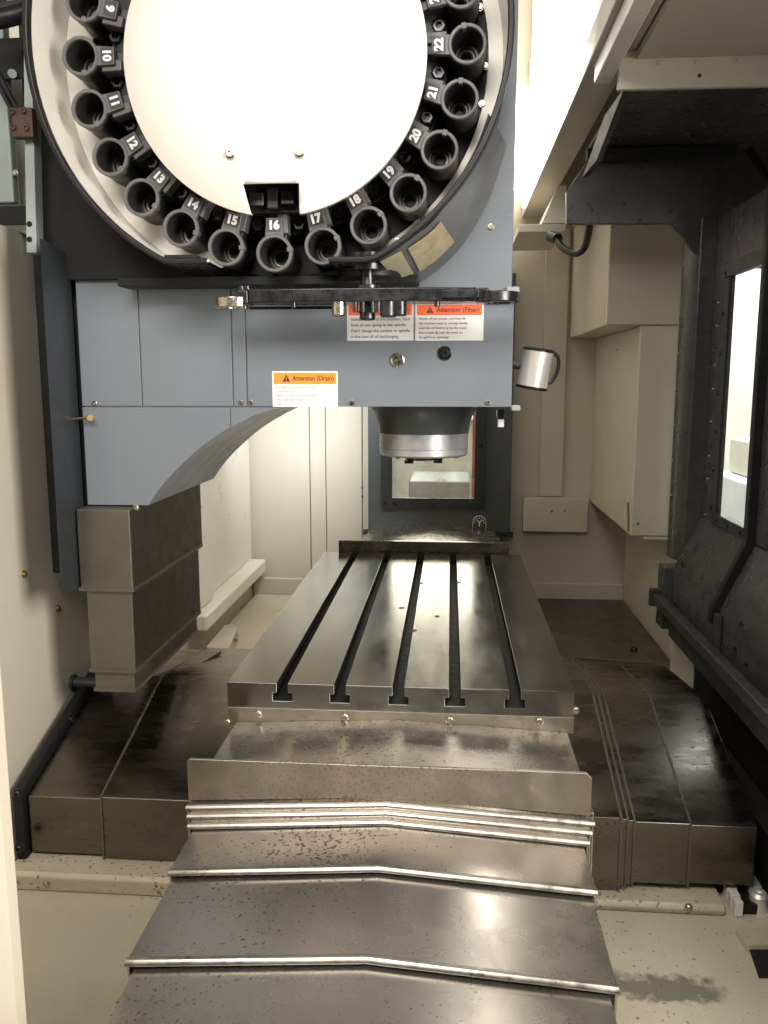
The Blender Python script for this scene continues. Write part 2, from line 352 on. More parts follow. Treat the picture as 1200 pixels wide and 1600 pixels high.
tr = obj('retaining_trim', bm, 'dark_grey', t)
for px, py in ((602, 786), (618, 787), (677, 787), (735, 786), (750, 786), (751, 695)): bolt(tr, P(px, py, Y=3.365), (0, -1, 0), .007, 'oxide')
obj('pane', box(new(), HX0 - .028, HX1 + .028, 3.40, 3.406, HZ0 - .028, WZ1 - .062), 'dirty_glass', t)
bm = new(); box(bm, WX0 - .02, WX1 + .012, 3.37, 3.379, WZ0 - .02, WZ0 + .004); obj('drip_flange', bm, 'dark_grey', t, .002)
# emblem: dark arch with a pale outline and a Y
c = P(749, 818, Y=3.36); r = .027
def arch(r): return [(c.x + r * math.cos(k * PI / 12), 3.362, c.z + .004 + r * math.sin(k * PI / 12)) for k in range(13)] + [(c.x - r, 3.362, c.z - r), (c.x + r, 3.362, c.z - r)]
em = obj('emblem_plate', prism(new(), arch(r), (0, .016, 0)), 'digit', t)
obj('emblem_face', prism(new(), [(x, y - .0015, z) for x, y, z in arch(r * .93)], (0, .001, 0)), 'ink', em)
text('Y', .036, 'digit', em, (c.x, 3.3595, c.z), 'emblem_letter', bold=.0006)
for k in range(7):
    an = PI * k / 6; q = Vector((c.x + r * .68 * math.cos(an), 3.3602, c.z + .004 + r * .68 * math.sin(an)))
    obj('emblem_dash', box(new(), q.x - .0022, q.x + .0022, 3.3598, 3.3604, q.z - .0022, q.z + .0022), 'digit', em)

# ================================================================== things on the back wall, right
a, b = P(818, 778, Y=3.40), P(918, 832, Y=3.40)
t = thing('wall_box', ((a.x + b.x) / 2, 3.42, b.z), 'small flat beige box low on the back wall', 'box')
o = obj('lid', box(new(), a.x, b.x, 3.40, BW - .002, b.z, a.z), 'cream', t, .003)
for px in (862, 882): bolt(o, P(px, 799, Y=3.40), (0, -1, 0), .004)
t = thing('wall_cabinet', (.65, 3.0, -.5), 'tall beige cabinet with wider upper block hung in the back corner', 'cabinet')
obj('lower_body', box(new(), .579, RW - .001, 2.67, BW - .001, -.487, .172), 'cream', t, .006)
obj('upper_body', box(new(), .474, RW - .001, 2.665, BW - .001, .1725, .60), 'cream', t, .006)
obj('bottom_lip', box(new(), .62, RW - .003, 2.672, 2.70, -.497, -.488), 'cream', t, .001)
for px, py, yy in ((997, 818, 2.67),): bolt(t, P(px, py, Y=yy), (0, -1, 0), .004)
bolt(t, P(965, 547, X=.579), (-1, 0, 0), .004)
h = obj('hinge', cyl(new(), P(981, 785, Y=2.66), P(982, 830, Y=2.66), .004, 8), 'brass', t)
# hose
pts = [P(868, 372, Y=2.75), P(880, 388, Y=2.7), P(900, 396, Y=2.65), P(914, 385, Y=2.6), P(921, 352, Y=2.5), P(922, 330, Y=2.45)]
t = thing('hose', pts[0], 'short black hose drooping under the dark canopy', 'hose')
obj('tube', tube(new(), smooth_path(pts), .0105), 'rubber', t)
obj('collar', cyl(new(), pts[0] + Vector((-.012, .03, .01)), pts[0] + Vector((.006, -.01, -.004)), .017), 'rubber', t)
a = P(868, 357, Y=2.9)
t = thing('roof_tube_holder', (a.x, 2.9, a.z), 'pale end housing of a roof lamp beside the beam', 'lamp holder')
obj('shade', prism(new(), [P(846, 349, Y=2.9), P(884, 349, Y=2.9), P(884, 290, Y=2.9), P(872, 290, Y=2.9)], (0, .3, 0)), 'white', t, .002)
obj('end_plate', box(new(), P(810, 349, Y=2.9).x, P(884, 349, Y=2.9).x, 2.9, 3.3, P(860, 362, Y=2.9).z, P(860, 350, Y=2.9).z), 'cream', t, .002)

t = thing('added_roof_glow', (.29, 2.65, .74), 'glowing panels added in the roof opening for its white glare', 'lamp')  # panels added to whiten the opening and put highlights on the front cover
obj('glow_panel', box(new(), .290, .2985, 1.3, 3.4, .955, 1.6), 'soft_glow_panel', t, .002)
obj('tube', box(new(), .284, .2985, 2.1, 3.35, .74, .95), 'glow_panel', t, .002)  # hot box-shaped glow panel added on the well wall
obj('glow_panel', box(new(), -.28, .119, 3.43, 3.448, .74, 1.35), 'soft_glow_panel', t, .002)  # soft glow added on the upper back wall for reflections
obj('tube', box(new(), .12, .284, 3.43, 3.448, .74, 1.1), 'glow_panel', t, .002)  # hot glow added on the back wall for the cover highlight
obj('tube', box(new(), .260, .2715, 1.9, 3.3, .648, .70), 'glow_panel', t, .002)  # glow strip added on the beam side for the cover's hot spot
obj('housing', box(new(), .286, .2985, 3.401, 3.428, .73, 1.21), 'white', t, .002)  # backing beside the added roof panels
# ================================================================== roof beam and canopy on the right
t = thing('roof_beam', (.31, 2.1, .64), 'long cream roof beam running back beside the bright roof opening', 'beam')
obj('channel', box(new(), .272, .352, 1.0, BW - .002, .64, .70), 'cream', t, .003)
obj('flange', box(new(), .284, .318, 1.0, 1.84, .60, .639), 'white', t, .003)  # white rather than beam cream, standing for the light on its left face
t = thing('roof_panel', (.6, 1.4, .6), 'beige roof sheet with a folded front lip beside the roof beam', 'panel')
o = obj('sheet', box(new(), .3535, 1.1, .7, 1.765, .62, .635), 'cream', t)
obj('lip', box(new(), .319, 1.1, 1.766, 1.78, .565, .635), 'cream', t, .003)
for px, py in ((1093, 118), ): bolt(t, P(px, py, Y=1.766), (0, -1, 0), .003, 'ink')
for px, py in ((1030, 98), (1088, 96), (1150, 95)): bolt(t, P(px, py, Y=1.766), (0, -1, 0), .004, 'cream')
t = thing('door_canopy', (.6, 2.1, .42), 'dark painted canopy over the sliding door with a sloped corner', 'canopy')
obj('canopy_top', box(new(), .353, 1.1, 1.781, 2.385, .60, .612), 'door_grey', t)
pl = [P(885, 350, Y=2.36), P(1050, 350, Y=2.36), P(1088, 398, Y=2.36), Vector((.74, 2.36, .30)), Vector((1.1, 2.36, .30)), Vector((1.1, 2.36, .606)), Vector((.372, 2.36, .606)), P(885, 300, Y=2.36)]
obj('face_plate', prism(new(), pl, (0, .02, 0)), 'door_grey', t, .002)
a, b = P(918, 240, Y=2.30), P(1150, 238, Y=2.30)
obj('seal_strip', box(new(), a.x, b.x, 2.30, 2.33, a.z - .013, a.z + .013), 'void', t)
obj('seal_strip', tube(new(), [P(1172, 236, Y=2.25), P(1205, 285, Y=2.1)], .011, 8), 'rubber', t)
obj('side_rail', prism(new(), [P(945, 180, Y=1.95), P(975, 138, Y=1.79), P(985, 138, Y=1.79), P(955, 180, Y=1.95)], (0, .3, -.06)), 'dark_grey', t)
for px, py in ((926, 330), (1048, 330), (975, 318), (1000, 345)): bolt(t, P(px, py, Y=2.36), (0, -1, 0), .004, 'oxide')

# ================================================================== sliding door on the right
DX = .70
t = thing('sliding_door', (.72, 2.1, -.65), 'dark grey sliding door with a tall bright window', 'door')
# extruded profile: flat upper leaf, sloped shoulder, upright lower box
def prof(y, dx=0.): return [(DX + dx, y, -.37), (.632 + dx, y, -.52), (.632 + dx, y, -.65), (.78, y, -.65), (.78, y, -.37)]
obj('lower_panel', prism(new(), prof(2.355), (0, -.395, 0)), 'door_grey', t, .004)
WY0, WY1 = P(1120, 822, X=DX).y, 1.99
zt, zb = .262, -.369
obj('stile', box(new(), DX, DX + .01, WY0 + .001, 2.355, zb, .43), 'door_grey', t, .004)
obj('stile', box(new(), DX, DX + .01, 1.962, WY1 - .001, zb, .43), 'door_grey', t, .004)
obj('top_rail', box(new(), DX, DX + .01, WY1, WY0, zt, .43), 'door_grey', t, .003)
tr = obj('window_trim', box(new(), DX - .008, DX - .001, WY1, WY0 + .05, zt, zt + .035), 'dark_grey', t, .002)
obj('window_trim', box(new(), DX - .008, DX - .001, WY0 + .002, WY0 + .05, zb + .03, zt - .001), 'dark_grey', t, .002)
obj('window_trim', box(new(), DX - .008, DX - .001, WY1, WY0 + .05, zb + .001, zb + .029), 'dark_grey', t, .002)
obj('pane', box(new(), DX + .004, DX + .008, WY1, WY0, zb + .001, zt - .001), 'glass', t)
for k in range(7): bolt(tr, (DX - .008, WY0 + .028, zt + .01 - k * .1), (-1, 0, 0), .0045, 'oxide')
for k in range(3): bolt(tr, (DX - .008, WY0 - .02 - k * .09, zb + .015), (-1, 0, 0), .0045, 'oxide')
for k in range(9): bolt(t, (DX, 2.31, .3 - k * .08 + random.uniform(-.02, .02)), (-1, 0, 0), .0035, 'chrome')
bolt(t, P(1066, 880, X=.64), (-1, 0, 0), .006, 'oxide')
# door post, rounded
post = thing('door_post', (.67, 2.40, -.65), 'dark upright post between beige cabinet and sliding door', 'post')
pr = [(.632, 2.43), (.632, 2.40), (.64, 2.375), (.66, 2.358), (.712, 2.358), (.712, 2.43)]
obj('column', prism(new(), [(x, y, -.50) for x, y in pr], (0, 0, .93)), 'door_grey', post, .003)
obj('base', prism(new(), [(.61, 2.358, -.52), (.78, 2.358, -.52), (.78, 2.358, -.70), (.61, 2.358, -.70)], (0, .07, 0)), 'door_grey', post, .004)
for k in range(6): bolt(post, (.632, 2.415, .18 - k * .1), (-1, 0, 0), .0035, 'chrome')
# rubber seal following the leaf profile, then the nearer leaf
seal = obj('edge_seal', prism(new(), [(DX - .02, 1.96, .43), (DX - .02, 1.96, -.365), (.612, 1.96, -.525), (.612, 1.96, -.56), (.66, 1.96, -.56), (.66, 1.96, -.53), (.73, 1.96, -.38), (.73, 1.96, .43)], (0, -.022, 0)), 'rubber', t, .004)
t2 = thing('near_door_leaf', (.72, 1.4, -.65), 'nearer dark door leaf beyond the black rubber seal', 'door')
obj('lower_panel', prism(new(), prof(1.936), (0, -.95, 0)), 'door_grey', t2, .004)
obj('upper_panel', box(new(), DX, .78, .986, 1.936, -.369, .43), 'door_grey', t2, .004)
obj('edge_strip', box(new(), .618, .631, 1.91, 1.935, -.65, -.53), 'dark_grey', t2, .003)
for px, py in ((1158, 975), (1167, 1035), (1150, 1012)): bolt(t2, P(px, py, X=.632), (-1, 0, 0), .005, 'oxide')
t = thing('door_guide_rail', (.6, 2.0, -.7), 'dark guide rail running under the sliding door', 'rail')
a = P(1028, 927, X=.60); z0 = a.z
obj('bar', box(new(), .585, .612, .9, a.y, z0 - .03, z0), 'dark_grey', t, .004)
obj('web', box(new(), .613, .63, .9, a.y - .08, z0 - .10, z0 - .02), 'dark_grey', t, .003)
obj('end_stop', box(new(), .578, .618, a.y + .001, a.y + .02, z0 - .04, z0 + .012), 'dark_grey', t, .004)
obj('sill_strip', box(new(), .631, .70, .9, 1.9, -.672, -.655), 'cream', t, .002)
t = thing('door_sill', (.68, 2.0, FLOOR), 'beige sill wall beneath the door rail on the right', 'sill')
obj('upstand', box(new(), .66, .735, 2.2, 2.435, FLOOR + .001, -.705), 'cream', t, .004)
obj('blackened_upstand', box(new(), .66, .735, 1.2, 2.199, FLOOR + .001, -.705), 'black', t, .004)  # upstand continued in black to stand for the dark void under the rail
obj('chute_side', box(new(), .605, .655, 1.2, 2.3, FLOOR + .001, -.84), 'black', t, .004)

# ================================================================== ledges along the left wall behind the column
t = thing('wall_ledge', (-.82, 2.9, -.78), 'cream ledge and post along the wall behind the column', 'ledge')
a = P(330, 985, X=-.79)
obj('ledge_beam', box(new(), LW + .001, -.775, 2.55, BW - .022, -.80, -.745), 'white', t, .01)
obj('post', box(new(), LW + .001, -.81, 2.62, 2.76, -.744, .55), 'white', t, .012)
obj('wall_panel', box(new(), LW + .001, -.835, 2.78, BW - .03, -.744, .7), 'white', t, .006)
t = thing('base_bracket', (-.72, 2.4, -.9), 'short cream bracket block at the foot of the ledge', 'bracket')
o = obj('block', prism(new(), [P(320, 1012, Z=-.85), P(355, 1018, Z=-.85), P(372, 980, Z=-.85), P(352, 975, Z=-.85)], (0, 0, -.048)), 'cream', t, .004)
bolt(o, P(368, 1000, Z=-.86), (0, -1, 0), .007)
tag(obj('deflector_plate', prism(new(), [P(240, 1060, Z=-.69), P(272, 1061, Z=-.69), P(346, 1017, Z=-.70), P(316, 1017, Z=-.70)], (0, 0, -.008)), 'steel_drab', None, .001), 'thin grey deflector plate lying beside the column cover', 'plate')

# ================================================================== column and vertical cover
t = thing('machine_column', (-.79, 1.9, -.5), 'black column edge between cream wall and blue-grey head', 'column')
obj('casting', box(new(), -.836, -.748, 1.66, 2.1, -.40, 1.5), 'black', t, .004)
p0, p1 = P(93, 930, Y=1.50), P(131, 915, Y=1.62)
obj('guard_plate', prism(new(), [(p0.x + .004, 1.50, p0.z), (-.745, 1.62, p1.z), (-.745, 1.63, p1.z), (p0.x + .004, 1.52, p0.z)], (0, 0, .66)), 'dark_blue', t)
obj('way_strip', box(new(), -.775, -.757, 1.632, 1.659, -.39, 1.2), 'oxide', t, .002)
pa = P(108, 655, Y=1.6); pb = P(136, 653, Y=1.6)
t = thing('oil_fitting', pb, 'small brass oil fitting with bent pipe on the head edge', 'fitting')
obj('pipe', tube(new(), [pa + Vector((0, .05, 0)), pa, pb], .0022, 8), 'brass', t)
obj('nut', cyl(new(), P(141, 653, Y=1.618), P(141, 653, Y=1.6), .007, 6), 'brass', t)

t = thing('column_cover', (-.68, 1.8, -.66), 'hanging box-shaped telescopic cover of drab steel below the head', 'way cover')
CX = -.63
cs = [(-.739, CX, 1.58, 2.05, -.415, -.249), (-.731, CX - .006, 1.588, 2.035, -.588, -.4155), (-.727, CX - .012, 1.596, 2.02, -.632, -.5885)]
for x0, x1, y0, y1, z0, z1 in cs:
    o = obj('cover_section', box(new(), x0, x1, y0, y1, z0, z1), 'steel_drab', t, .003)
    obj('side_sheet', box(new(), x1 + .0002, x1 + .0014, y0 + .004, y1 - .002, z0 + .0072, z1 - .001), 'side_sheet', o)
    bm = new(); box(bm, x0 - .002, x1 + .002, y0 - .002, y0 + .001, z0 - .001, z0 + .007); box(bm, x1 - .001, x1 + .0025, y0 + .0011, y1, z0 - .001, z0 + .007)
    obj('bottom_lip', bm, 'steel_drab', o)
bolt(t, P(213, 793, Y=1.6), (0, -1, 0), .005)
a = P(128, 1066, X=LW)
t = thing('pipe_stub', a, 'short blue pipe stub leaving the wall under the column cover', 'pipe')
obj('pipe', cyl(new(), P(112, 1066, X=LW), P(112, 1066, X=LW) + Vector((.09, 0, 0)), .012), 'dark_blue', t)
obj('flange', cyl(new(), P(112, 1066, X=LW), P(112, 1066, X=LW) + Vector((.008, 0, 0)), .018), 'dark_blue', t)

# ================================================================== head
HY = 1.62
head = thing('headstock', (-.3, 1.86, -.25), 'blue-grey machine head with arched underside carrying the spindle', 'machine head')
arc_px = [(445, 637), (400, 648), (333, 685), (283, 727), (250, 763), (232, 790)]
arc = smooth_path([P(px, py, Y=HY) for px, py in arc_px], 5)
zb = P(800, 637, Y=HY).z; xl = P(137, 790, Y=HY).x; xr = P(800, 600, Y=HY).x; zg = arc[-1].z
prof_h = [Vector((xr - .004, HY + .004, .95)), Vector((xr - .004, HY + .004, zb + .002))] + [Vector((v.x + .002, HY + .004, v.z + .002)) for v in arc] + [Vector((xl + .004, HY + .004, zg + .002)), Vector((xl + .004, HY + .004, .95))]
bm = new(); prism(bm, prof_h, (0, .46, 0))
obj('casting', bm, 'blue_grey', head)
def plate(pts, y=HY, th=.0035, m='blue_grey', bev=.0012): return obj('side_panel', prism(new(), [(p[0], y, p[1]) for p in pts], (0, th, 0)), m, head, bev)
zs = zb; ztop = .235; g = .0012
xa = P(218, 530, Y=HY).x; xb = P(384, 530, Y=HY).x; xm = P(362, 530, Y=HY).x
p1 = plate([(xl + .0, zs + g), (xa - g, zs + g), (xa - g, ztop), (xl, ztop)])
p2 = plate([(xa + g, zs + g), (xm - g, zs + g), (xm - g, ztop), (xa + g, ztop)])
p3 = plate([(xm + g, zs + g), (xb - g, zs + g), (xb - g, ztop), (xm + g, ztop)])
p4 = plate([(xb + g, zs + g), (xr, zs + g), (xr, .148), (xb + g, .148)])
p4['label'] = 'wide side panel carrying three warning labels'
xs_ = P(357, 645, Y=HY).x
lower = [v for v in arc]
k = min(range(len(lower)), key=lambda i: abs(lower[i].x - xs_))
plate([(xl, zs - g), (xl, zg)] + [(v.x, v.z) for v in reversed(lower[k:])] + [(lower[k].x, zs - g)])['label'] = 'lower gusset panel with curved edge'
plate([(lower[k].x + 2 * g, zs - g)] + [(lower[k].x + 2 * g, lower[k].z)] + [(v.x, v.z) for v in reversed(lower[1:k])] + [(lower[1].x, zs - g)], bev=0)
# tall panel on the right, behind the magazine
a, b = P(806, 150, Y=1.60), P(800, 462, Y=1.60)
xu = a.x
pu = obj('side_panel', box(new(), P(560, 400, Y=1.6).x, xu, 1.60, 1.6035, .152, a.z), 'blue_grey', head, .0012)
obj('panel_return', box(new(), xu - .003, xu, 1.604, 1.9, .152, a.z), 'blue_grey', head)
bolt(pu, P(767, 355, Y=1.6), (0, -1, 0), .0045)
for pp, px, py in ((p1, 149, 630), (p3, 376, 629), (p4, 392, 629), (p4, 550, 629), (p4, 762, 629)): bolt(pp, P(px, py, Y=HY), (0, -1, 0), .0042)
# sight glass and filler plug
for px, py, mm in ((621, 563, 'oxide'), (695, 552, 'rubber')):
    c = P(px, py, Y=HY)
    o = obj('oil_plug', lathe(new(), c, (0, -1, 0), [(0, 0), (.0135, 0), (.0135, .003), (.0115, .004), (.0105, .002), (0, .002)], 24), 'chrome' if mm == 'oxide' else 'oxide', head)
    if mm == 'oxide':
        for dx, dz in ((-.002, .005), (.003, -.004)): obj('hole', lathe(new(), c + Vector((dx, -.0022, dz)), (0, -1, 0), [(0, 0), (.0028, 0), (.0028, .001), (0, .001)], 10), 'void', o)
    else: obj('knob', lathe(new(), c, (0, -1, 0), [(0, .002), (.009, .002), (.009, .008), (.006, .010), (.004, .010), (.004, .006), (0, .006)], 20), 'rubber', o)
# right edge clamps
a = P(801, 459, Y=1.6); obj('edge_clip', box(new(), a.x - .012, a.x + .012, 1.59, 1.6195, a.z - .008, a.z + .012), 'pale_grey', head, .002)
a = P(803, 637, Y=1.62); obj('edge_clip', box(new(), xr + .001, xr + .018, 1.63, 1.66, a.z - .006, a.z + .004), 'pale_grey', head, .001)
bm = new(); c = P(783, 650, Y=1.68); box(bm, c.x - .008, c.x + .008, 1.68, 1.70, c.z - .006, c.z + .012); sn = obj('limit_switch', bm, 'oxide', head, .002)
obj('switch_tag', box(new(), c.x - .006, c.x + .006, 1.676, 1.696, c.z - .022, c.z - .0065), 'label', sn, .001)
# spindle
sc = P(662, 690, Y=1.86); cx = sc.x
z_ = lambda py: P(662, py, Y=1.86).z
zr = z_(684) ; zr2 = z_(712); zr3 = z_(724)
sp = obj('spindle_housing', lathe(new(), (cx, 1.86, 0), (0, 0, 1), [(.10, zr + .012), (.1015, zr + .03), (.108, zr + .05), (.119, zb - .001), (.150, zb + .03), (0, zb + .03)], 64), 'green_grey', head)
obj('nose_ring', lathe(new(), (cx, 1.86, 0), (0, 0, 1), [(0, zr + .014), (.0985, zr + .014), (.0985, zr - .020), (.0955, zr - .0205), (.0955, zr - .0215), (.098, zr - .022), (.098, zr - .034), (.094, zr - .038), (.045, zr - .038), (0, zr - .03)], 64), 'machined', sp)
obj('spindle_nose', lathe(new(), (cx, 1.86, 0), (0, 0, 1), [(0, zr - .037), (.042, zr - .037), (.042, zr - .047), (.036, zr - .049), (.026, zr - .049), (.02, zr - .03), (0, zr - .03)], 32), 'oxide', sp)
for k in (0, 1):
    an = k * PI + .25; q = Vector((cx + .033 * math.cos(an), 1.86 + .033 * math.sin(an), zr - .049))
    obj('drive_key', box(new(), q.x - .010, q.x + .010, q.y - .008, q.y + .008, q.z - .008, q.z), 'oxide', sp, .002)
for k in range(10):
    an = k * 2 * PI / 10 + .2; bolt(sp, (cx + .08 * math.cos(an), 1.86 + .08 * math.sin(an), zr - .038), (0, 0, -1), .0045, 'oxide')
# warning labels
def warn(x0, y0, x1, y1, band, title, lines, ink, mband, lab):
    a, b = P(x0, y0, Y=HY - .0006), P(x1, y1, Y=HY - .0006)
    w = obj('warning_label', box(new(), a.x, b.x, HY - .0007, HY - .0001, b.z, a.z), 'label', head); w['label'] = lab
    y = HY - .001
    hb = a.z - (a.z - b.z) * band
    hd = obj('header_band', box(new(), a.x + .003, b.x - .003, y, HY - .0008, hb, a.z - .003), mband, w)
    hgt = a.z - .003 - hb; cxm = a.x + .028; s = hgt * .36
    zc = hb + hgt / 2
    obj('warning_triangle', prism(new(), [(cxm - s, y - .0004, zc - s * .8), (cxm + s, y - .0004, zc - s * .8), (cxm, y - .0004, zc + s)], (0, .0003, 0)), 'ink', hd)
    text('!', s * 1.35, mband, hd, (cxm, y - .0006, zc - s * .15), 'exclamation_mark', ext=.0001, bold=.0002)
    wtxt = (b.x - a.x) * .64
    o = text(title, hgt * .62, 'ink', hd, (cxm + .012, y - .0003, zc), ext=.0001, bold=.00022, align='LEFT')
    wd = max(v.co.x for v in o.data.vertices) or 1
    o.data.transform(Matrix.Diagonal((min(1.2, (b.x - .008 - cxm - .012) / wd), 1, 1, 1)))
    n = len(lines); hh = (hb - b.z - .004) / n
    for i, ln in enumerate(lines):
        z = hb - .002 - hh * (i + .5)
        o = text(ln, hh * .74, ink, w, (a.x + .007, HY - .001, z), ext=.0001, align='LEFT')
        wd = max(v.co.x for v in o.data.vertices) or 1
        if wd > b.x - a.x - .014: o.data.transform(Matrix.Diagonal(((b.x - a.x - .014) / wd, 1, 1, 1)))
warn(425, 580, 528, 636, .36, 'Attention (Drain)', ['The drain is on the bottom case', 'of machine head.', 'Please use drain port for draining', 'when planning to move over oil', 'case.'], 'grey_ink', 'orange', 'orange-topped white label marked Attention (Drain)')
warn(649, 474, 755, 532, .32, 'Attention (Filter)', ['Switch off the power, and then fill', 'the machine head by oil step slowly', 'until the oil level is up to the lower', 'line of hole (If over the level, no', 'oil spill from opening)'], 'ink', 'red_orange', 'red-topped white label marked Attention (Filter)')
warn(542, 474, 646, 532, .32, 'Attention (Spray)', ['Standard level of the position, fluid', 'level of case going to the spindle', 'Don\'t change the coolant or spindle', 'in the case of oil exchanging'], 'ink', 'red_orange', 'red-topped white label half hidden by the changer hub')

# work lamp
c0, c1 = P(812, 578, Y=1.66), P(866, 569, Y=1.66)
t = thing('work_lamp', c0, 'silver cylindrical work lamp with black caps beside the head', 'lamp')
ax = Vector((.16, -.05, 1)).normalized(); c = P(836, 576, Y=1.67)
hh = .034
obj('barrel', lathe(new(), c - ax * hh, ax, [(0, 0), (.030, 0), (.030, 2 * hh), (0, 2 * hh)], 32), 'lamp_metal', t)
for s in (-1, 1): obj('end_cap', lathe(new(), c + ax * (hh * s), ax * s, [(0, .0002), (.0315, .0002), (.0315, .004), (.029, .006), (0, .006)], 32), 'rubber', t)
e = Vector((1, 0, -.16)).normalized()
obj('handle', tube(new(), smooth_path([c + ax * (hh) + e * .02, c + ax * (hh * .9) + e * .038, c + ax * (hh * .2) + e * .044, c - ax * (hh * .5) + e * .038, c - ax * (hh * .72) + e * .03], 5), .0035, 8), 'rubber', t)
obj('bracket', tube(new(), [c - e * .028, c - e * .05, Vector((xr - .005, 1.68, c.z + .004))], .007, 10), 'oxide', t)

# ================================================================== tool magazine
MC = Vector((-.312, 0, .565)); R0 = .398; CHOP = .208
def outline(R, chop=CHOP, n=120):
    pts = []
    for k in range(n):
        an = 2 * PI * k / n; x, z = R * math.sin(an), -R * math.cos(an)
        lim = chop - MC.z
        if z < lim: x, z = x * (1.0), lim
        pts.append((MC.x + x, MC.z + z))
    return pts
GX0, GX1 = P(318, 405, Y=1.45).x, P(522, 412, Y=1.45).x        # tool change opening in the flat bottom
def ring(bm, A, B, ya, yb):
    va = [bm.verts.new((x, ya, z)) for x, z in A]; vb = [bm.verts.new((x, yb, z)) for x, z in B]; n = len(va)
    for k in range(n):
        mx = (A[k][0] + A[(k + 1) % n][0]) / 2
        if A[k][1] < CHOP + .02 and A[(k + 1) % n][1] < CHOP + .02 and GX0 < mx < GX1: continue
        bm.faces.new((va[k], vb[k], vb[(k + 1) % n], va[(k + 1) % n]))
def band(Ain, Aout, y0, y1, bm=None):
    bm = bm or new(); ring(bm, Ain, Ain, y0, y1); ring(bm, Ain, Aout, y1, y1); ring(bm, Aout, Aout, y1, y0); ring(bm, Aout, Ain, y0, y0); return bm
mag = thing('tool_magazine', (MC.x, 1.52, .2), 'round open tool magazine tray with black rim', 'tool magazine')
Y0, Y1 = 1.45, 1.588
obj('side_wall', band(outline(R0), outline(R0 + .004, CHOP - .004), Y0, Y1), 'white', mag)
obj('rim', band(outline(R0 - .001, CHOP + .001), outline(R0 + .009, CHOP - .009), Y0 - .012, Y0 + .006), 'rubber', mag, .003)
obj('shell', band(outline(R0 + .0045, CHOP - .0045), outline(R0 + .008, CHOP - .008), Y0 + .007, Y1 + .02), 'oxide', mag)
bp = obj('back_ring', band([(MC.x + .012 + .360 * math.sin(2 * PI * k / 120), max(MC.z - .360 * math.cos(2 * PI * k / 120), CHOP + .012)) for k in range(120)], outline(R0 - .0005, CHOP + .0005), Y1 - .006, Y1), 'white', mag)
for px, py in ((750, 11), (758, 103), (754, 162), (662, 342), (621, 378), (275, 381)): bolt(bp, P(px, py, Y=Y1 - .006), (0, -1, 0), .005)
obj('well_back', lathe(new(), (MC.x, 1.596, MC.z), (0, -1, 0), [(0, 0), (.37, 0), (.37, .004), (0, .004)], 64), 'black', mag)
obj('bottom_plate', box(new(), -.62, -.06, 1.55, 1.606, .176, CHOP - .0155), 'black', mag, .002)
a, b = P(56, 100, Y=1.606), P(60, 400, Y=1.606)
obj('backing_plate', box(new(), b.x, -.33, 1.609, 1.617, .195, 1.1), 'black', mag, .002)
bolt(mag, P(75, 376, Y=1.609), (0, -1, 0), .004, 'void'); bolt(mag, P(70, 380, Y=1.609), (0, -1, 0), .003)
# slanted lower shroud between rim and head, with a strip of yellowed tape
inn = smooth_path([P(px, py, Y=1.462) for px, py in ((590, 404), (632, 379), (683, 337), (732, 251), (762, 177))], 5)
out_ = smooth_path([P(px, py, Y=1.597) for px, py in ((628, 447), (662, 436), (716, 388), (762, 312), (790, 225))], 5)
def strip(A, B, d, th):
    bm = new(); va = [bm.verts.new(p + d) for p in A]; vb = [bm.verts.new(p + d) for p in B]
    for k in range(len(A) - 1): bm.faces.new((va[k], va[k + 1], vb[k + 1], vb[k]))
    bmesh.ops.recalc_face_normals(bm, faces=bm.faces); bmesh.ops.solidify(bm, geom=bm.faces[:], thickness=th); return bm
obj('lower_shroud', strip(inn, out_, Vector((0, 0, 0)), .002), 'shroud', mag)
tpo = Vector((.002, -.0025, -.003))
obj('tape', strip([inn[k].lerp(out_[k], .06) for k in range(0, 5)], [inn[k].lerp(out_[k], .95) for k in range(0, 5)], tpo, .0006), 'tape', mag)['label'] = 'blank strip of yellowed tape'
obj('worn_label', strip([inn[k].lerp(out_[k], .10) for k in range(5, 11)], [inn[k].lerp(out_[k], .72) for k in range(5, 11)], tpo * 1.3, .0006), 'worn_label', mag)['label'] = 'rubbed brown label with illegible marks'
a, b = P(262, 407, Y=1.47), P(312, 404, Y=1.47)
obj('clip', box(new(), a.x, b.x, 1.452, 1.478, CHOP + .002, CHOP + .009), 'rubber', mag, .001)

# carousel hub with fixing bolts between the pots
hub = obj('carousel', lathe(new(), (MC.x, 1.5915, MC.z), (0, -1, 0), [(0, 0), (.30, 0), (.30, .02), (.285, .022), (.285, .05), (.27, .052), (0, .052)], 96), 'pot', mag)
for k in range(24):
    an = math.radians(15 * k + 7.5)
    if math.cos(an) < -.25: continue
    q = Vector((MC.x + .287 * math.sin(an), 1.545, MC.z - .287 * math.cos(an)))
    bm = new(); lathe(bm, q, (0, -1, 0), [(0, -.006), (.0125, -.006), (.0125, .008), (.010, .010), (.0065, .010), (.0065, .003), (0, .003)], 6)
    obj('clamp_nut', bm, 'oxide', hub)
    rad = Vector((math.sin(an), 0, -math.cos(an))); tan = Vector((math.cos(an), 0, math.sin(an)))
    q2 = q + Vector((0, .012, 0)) - rad * .004
    prism(bm := new(), [q2 - tan * .024 - rad * .02, q2 + tan * .024 - rad * .02, q2 + tan * .017 + rad * .018, q2 - tan * .017 + rad * .018], (0, .03, 0))
    obj('clamp_block', bm, 'pot', hub, .002)
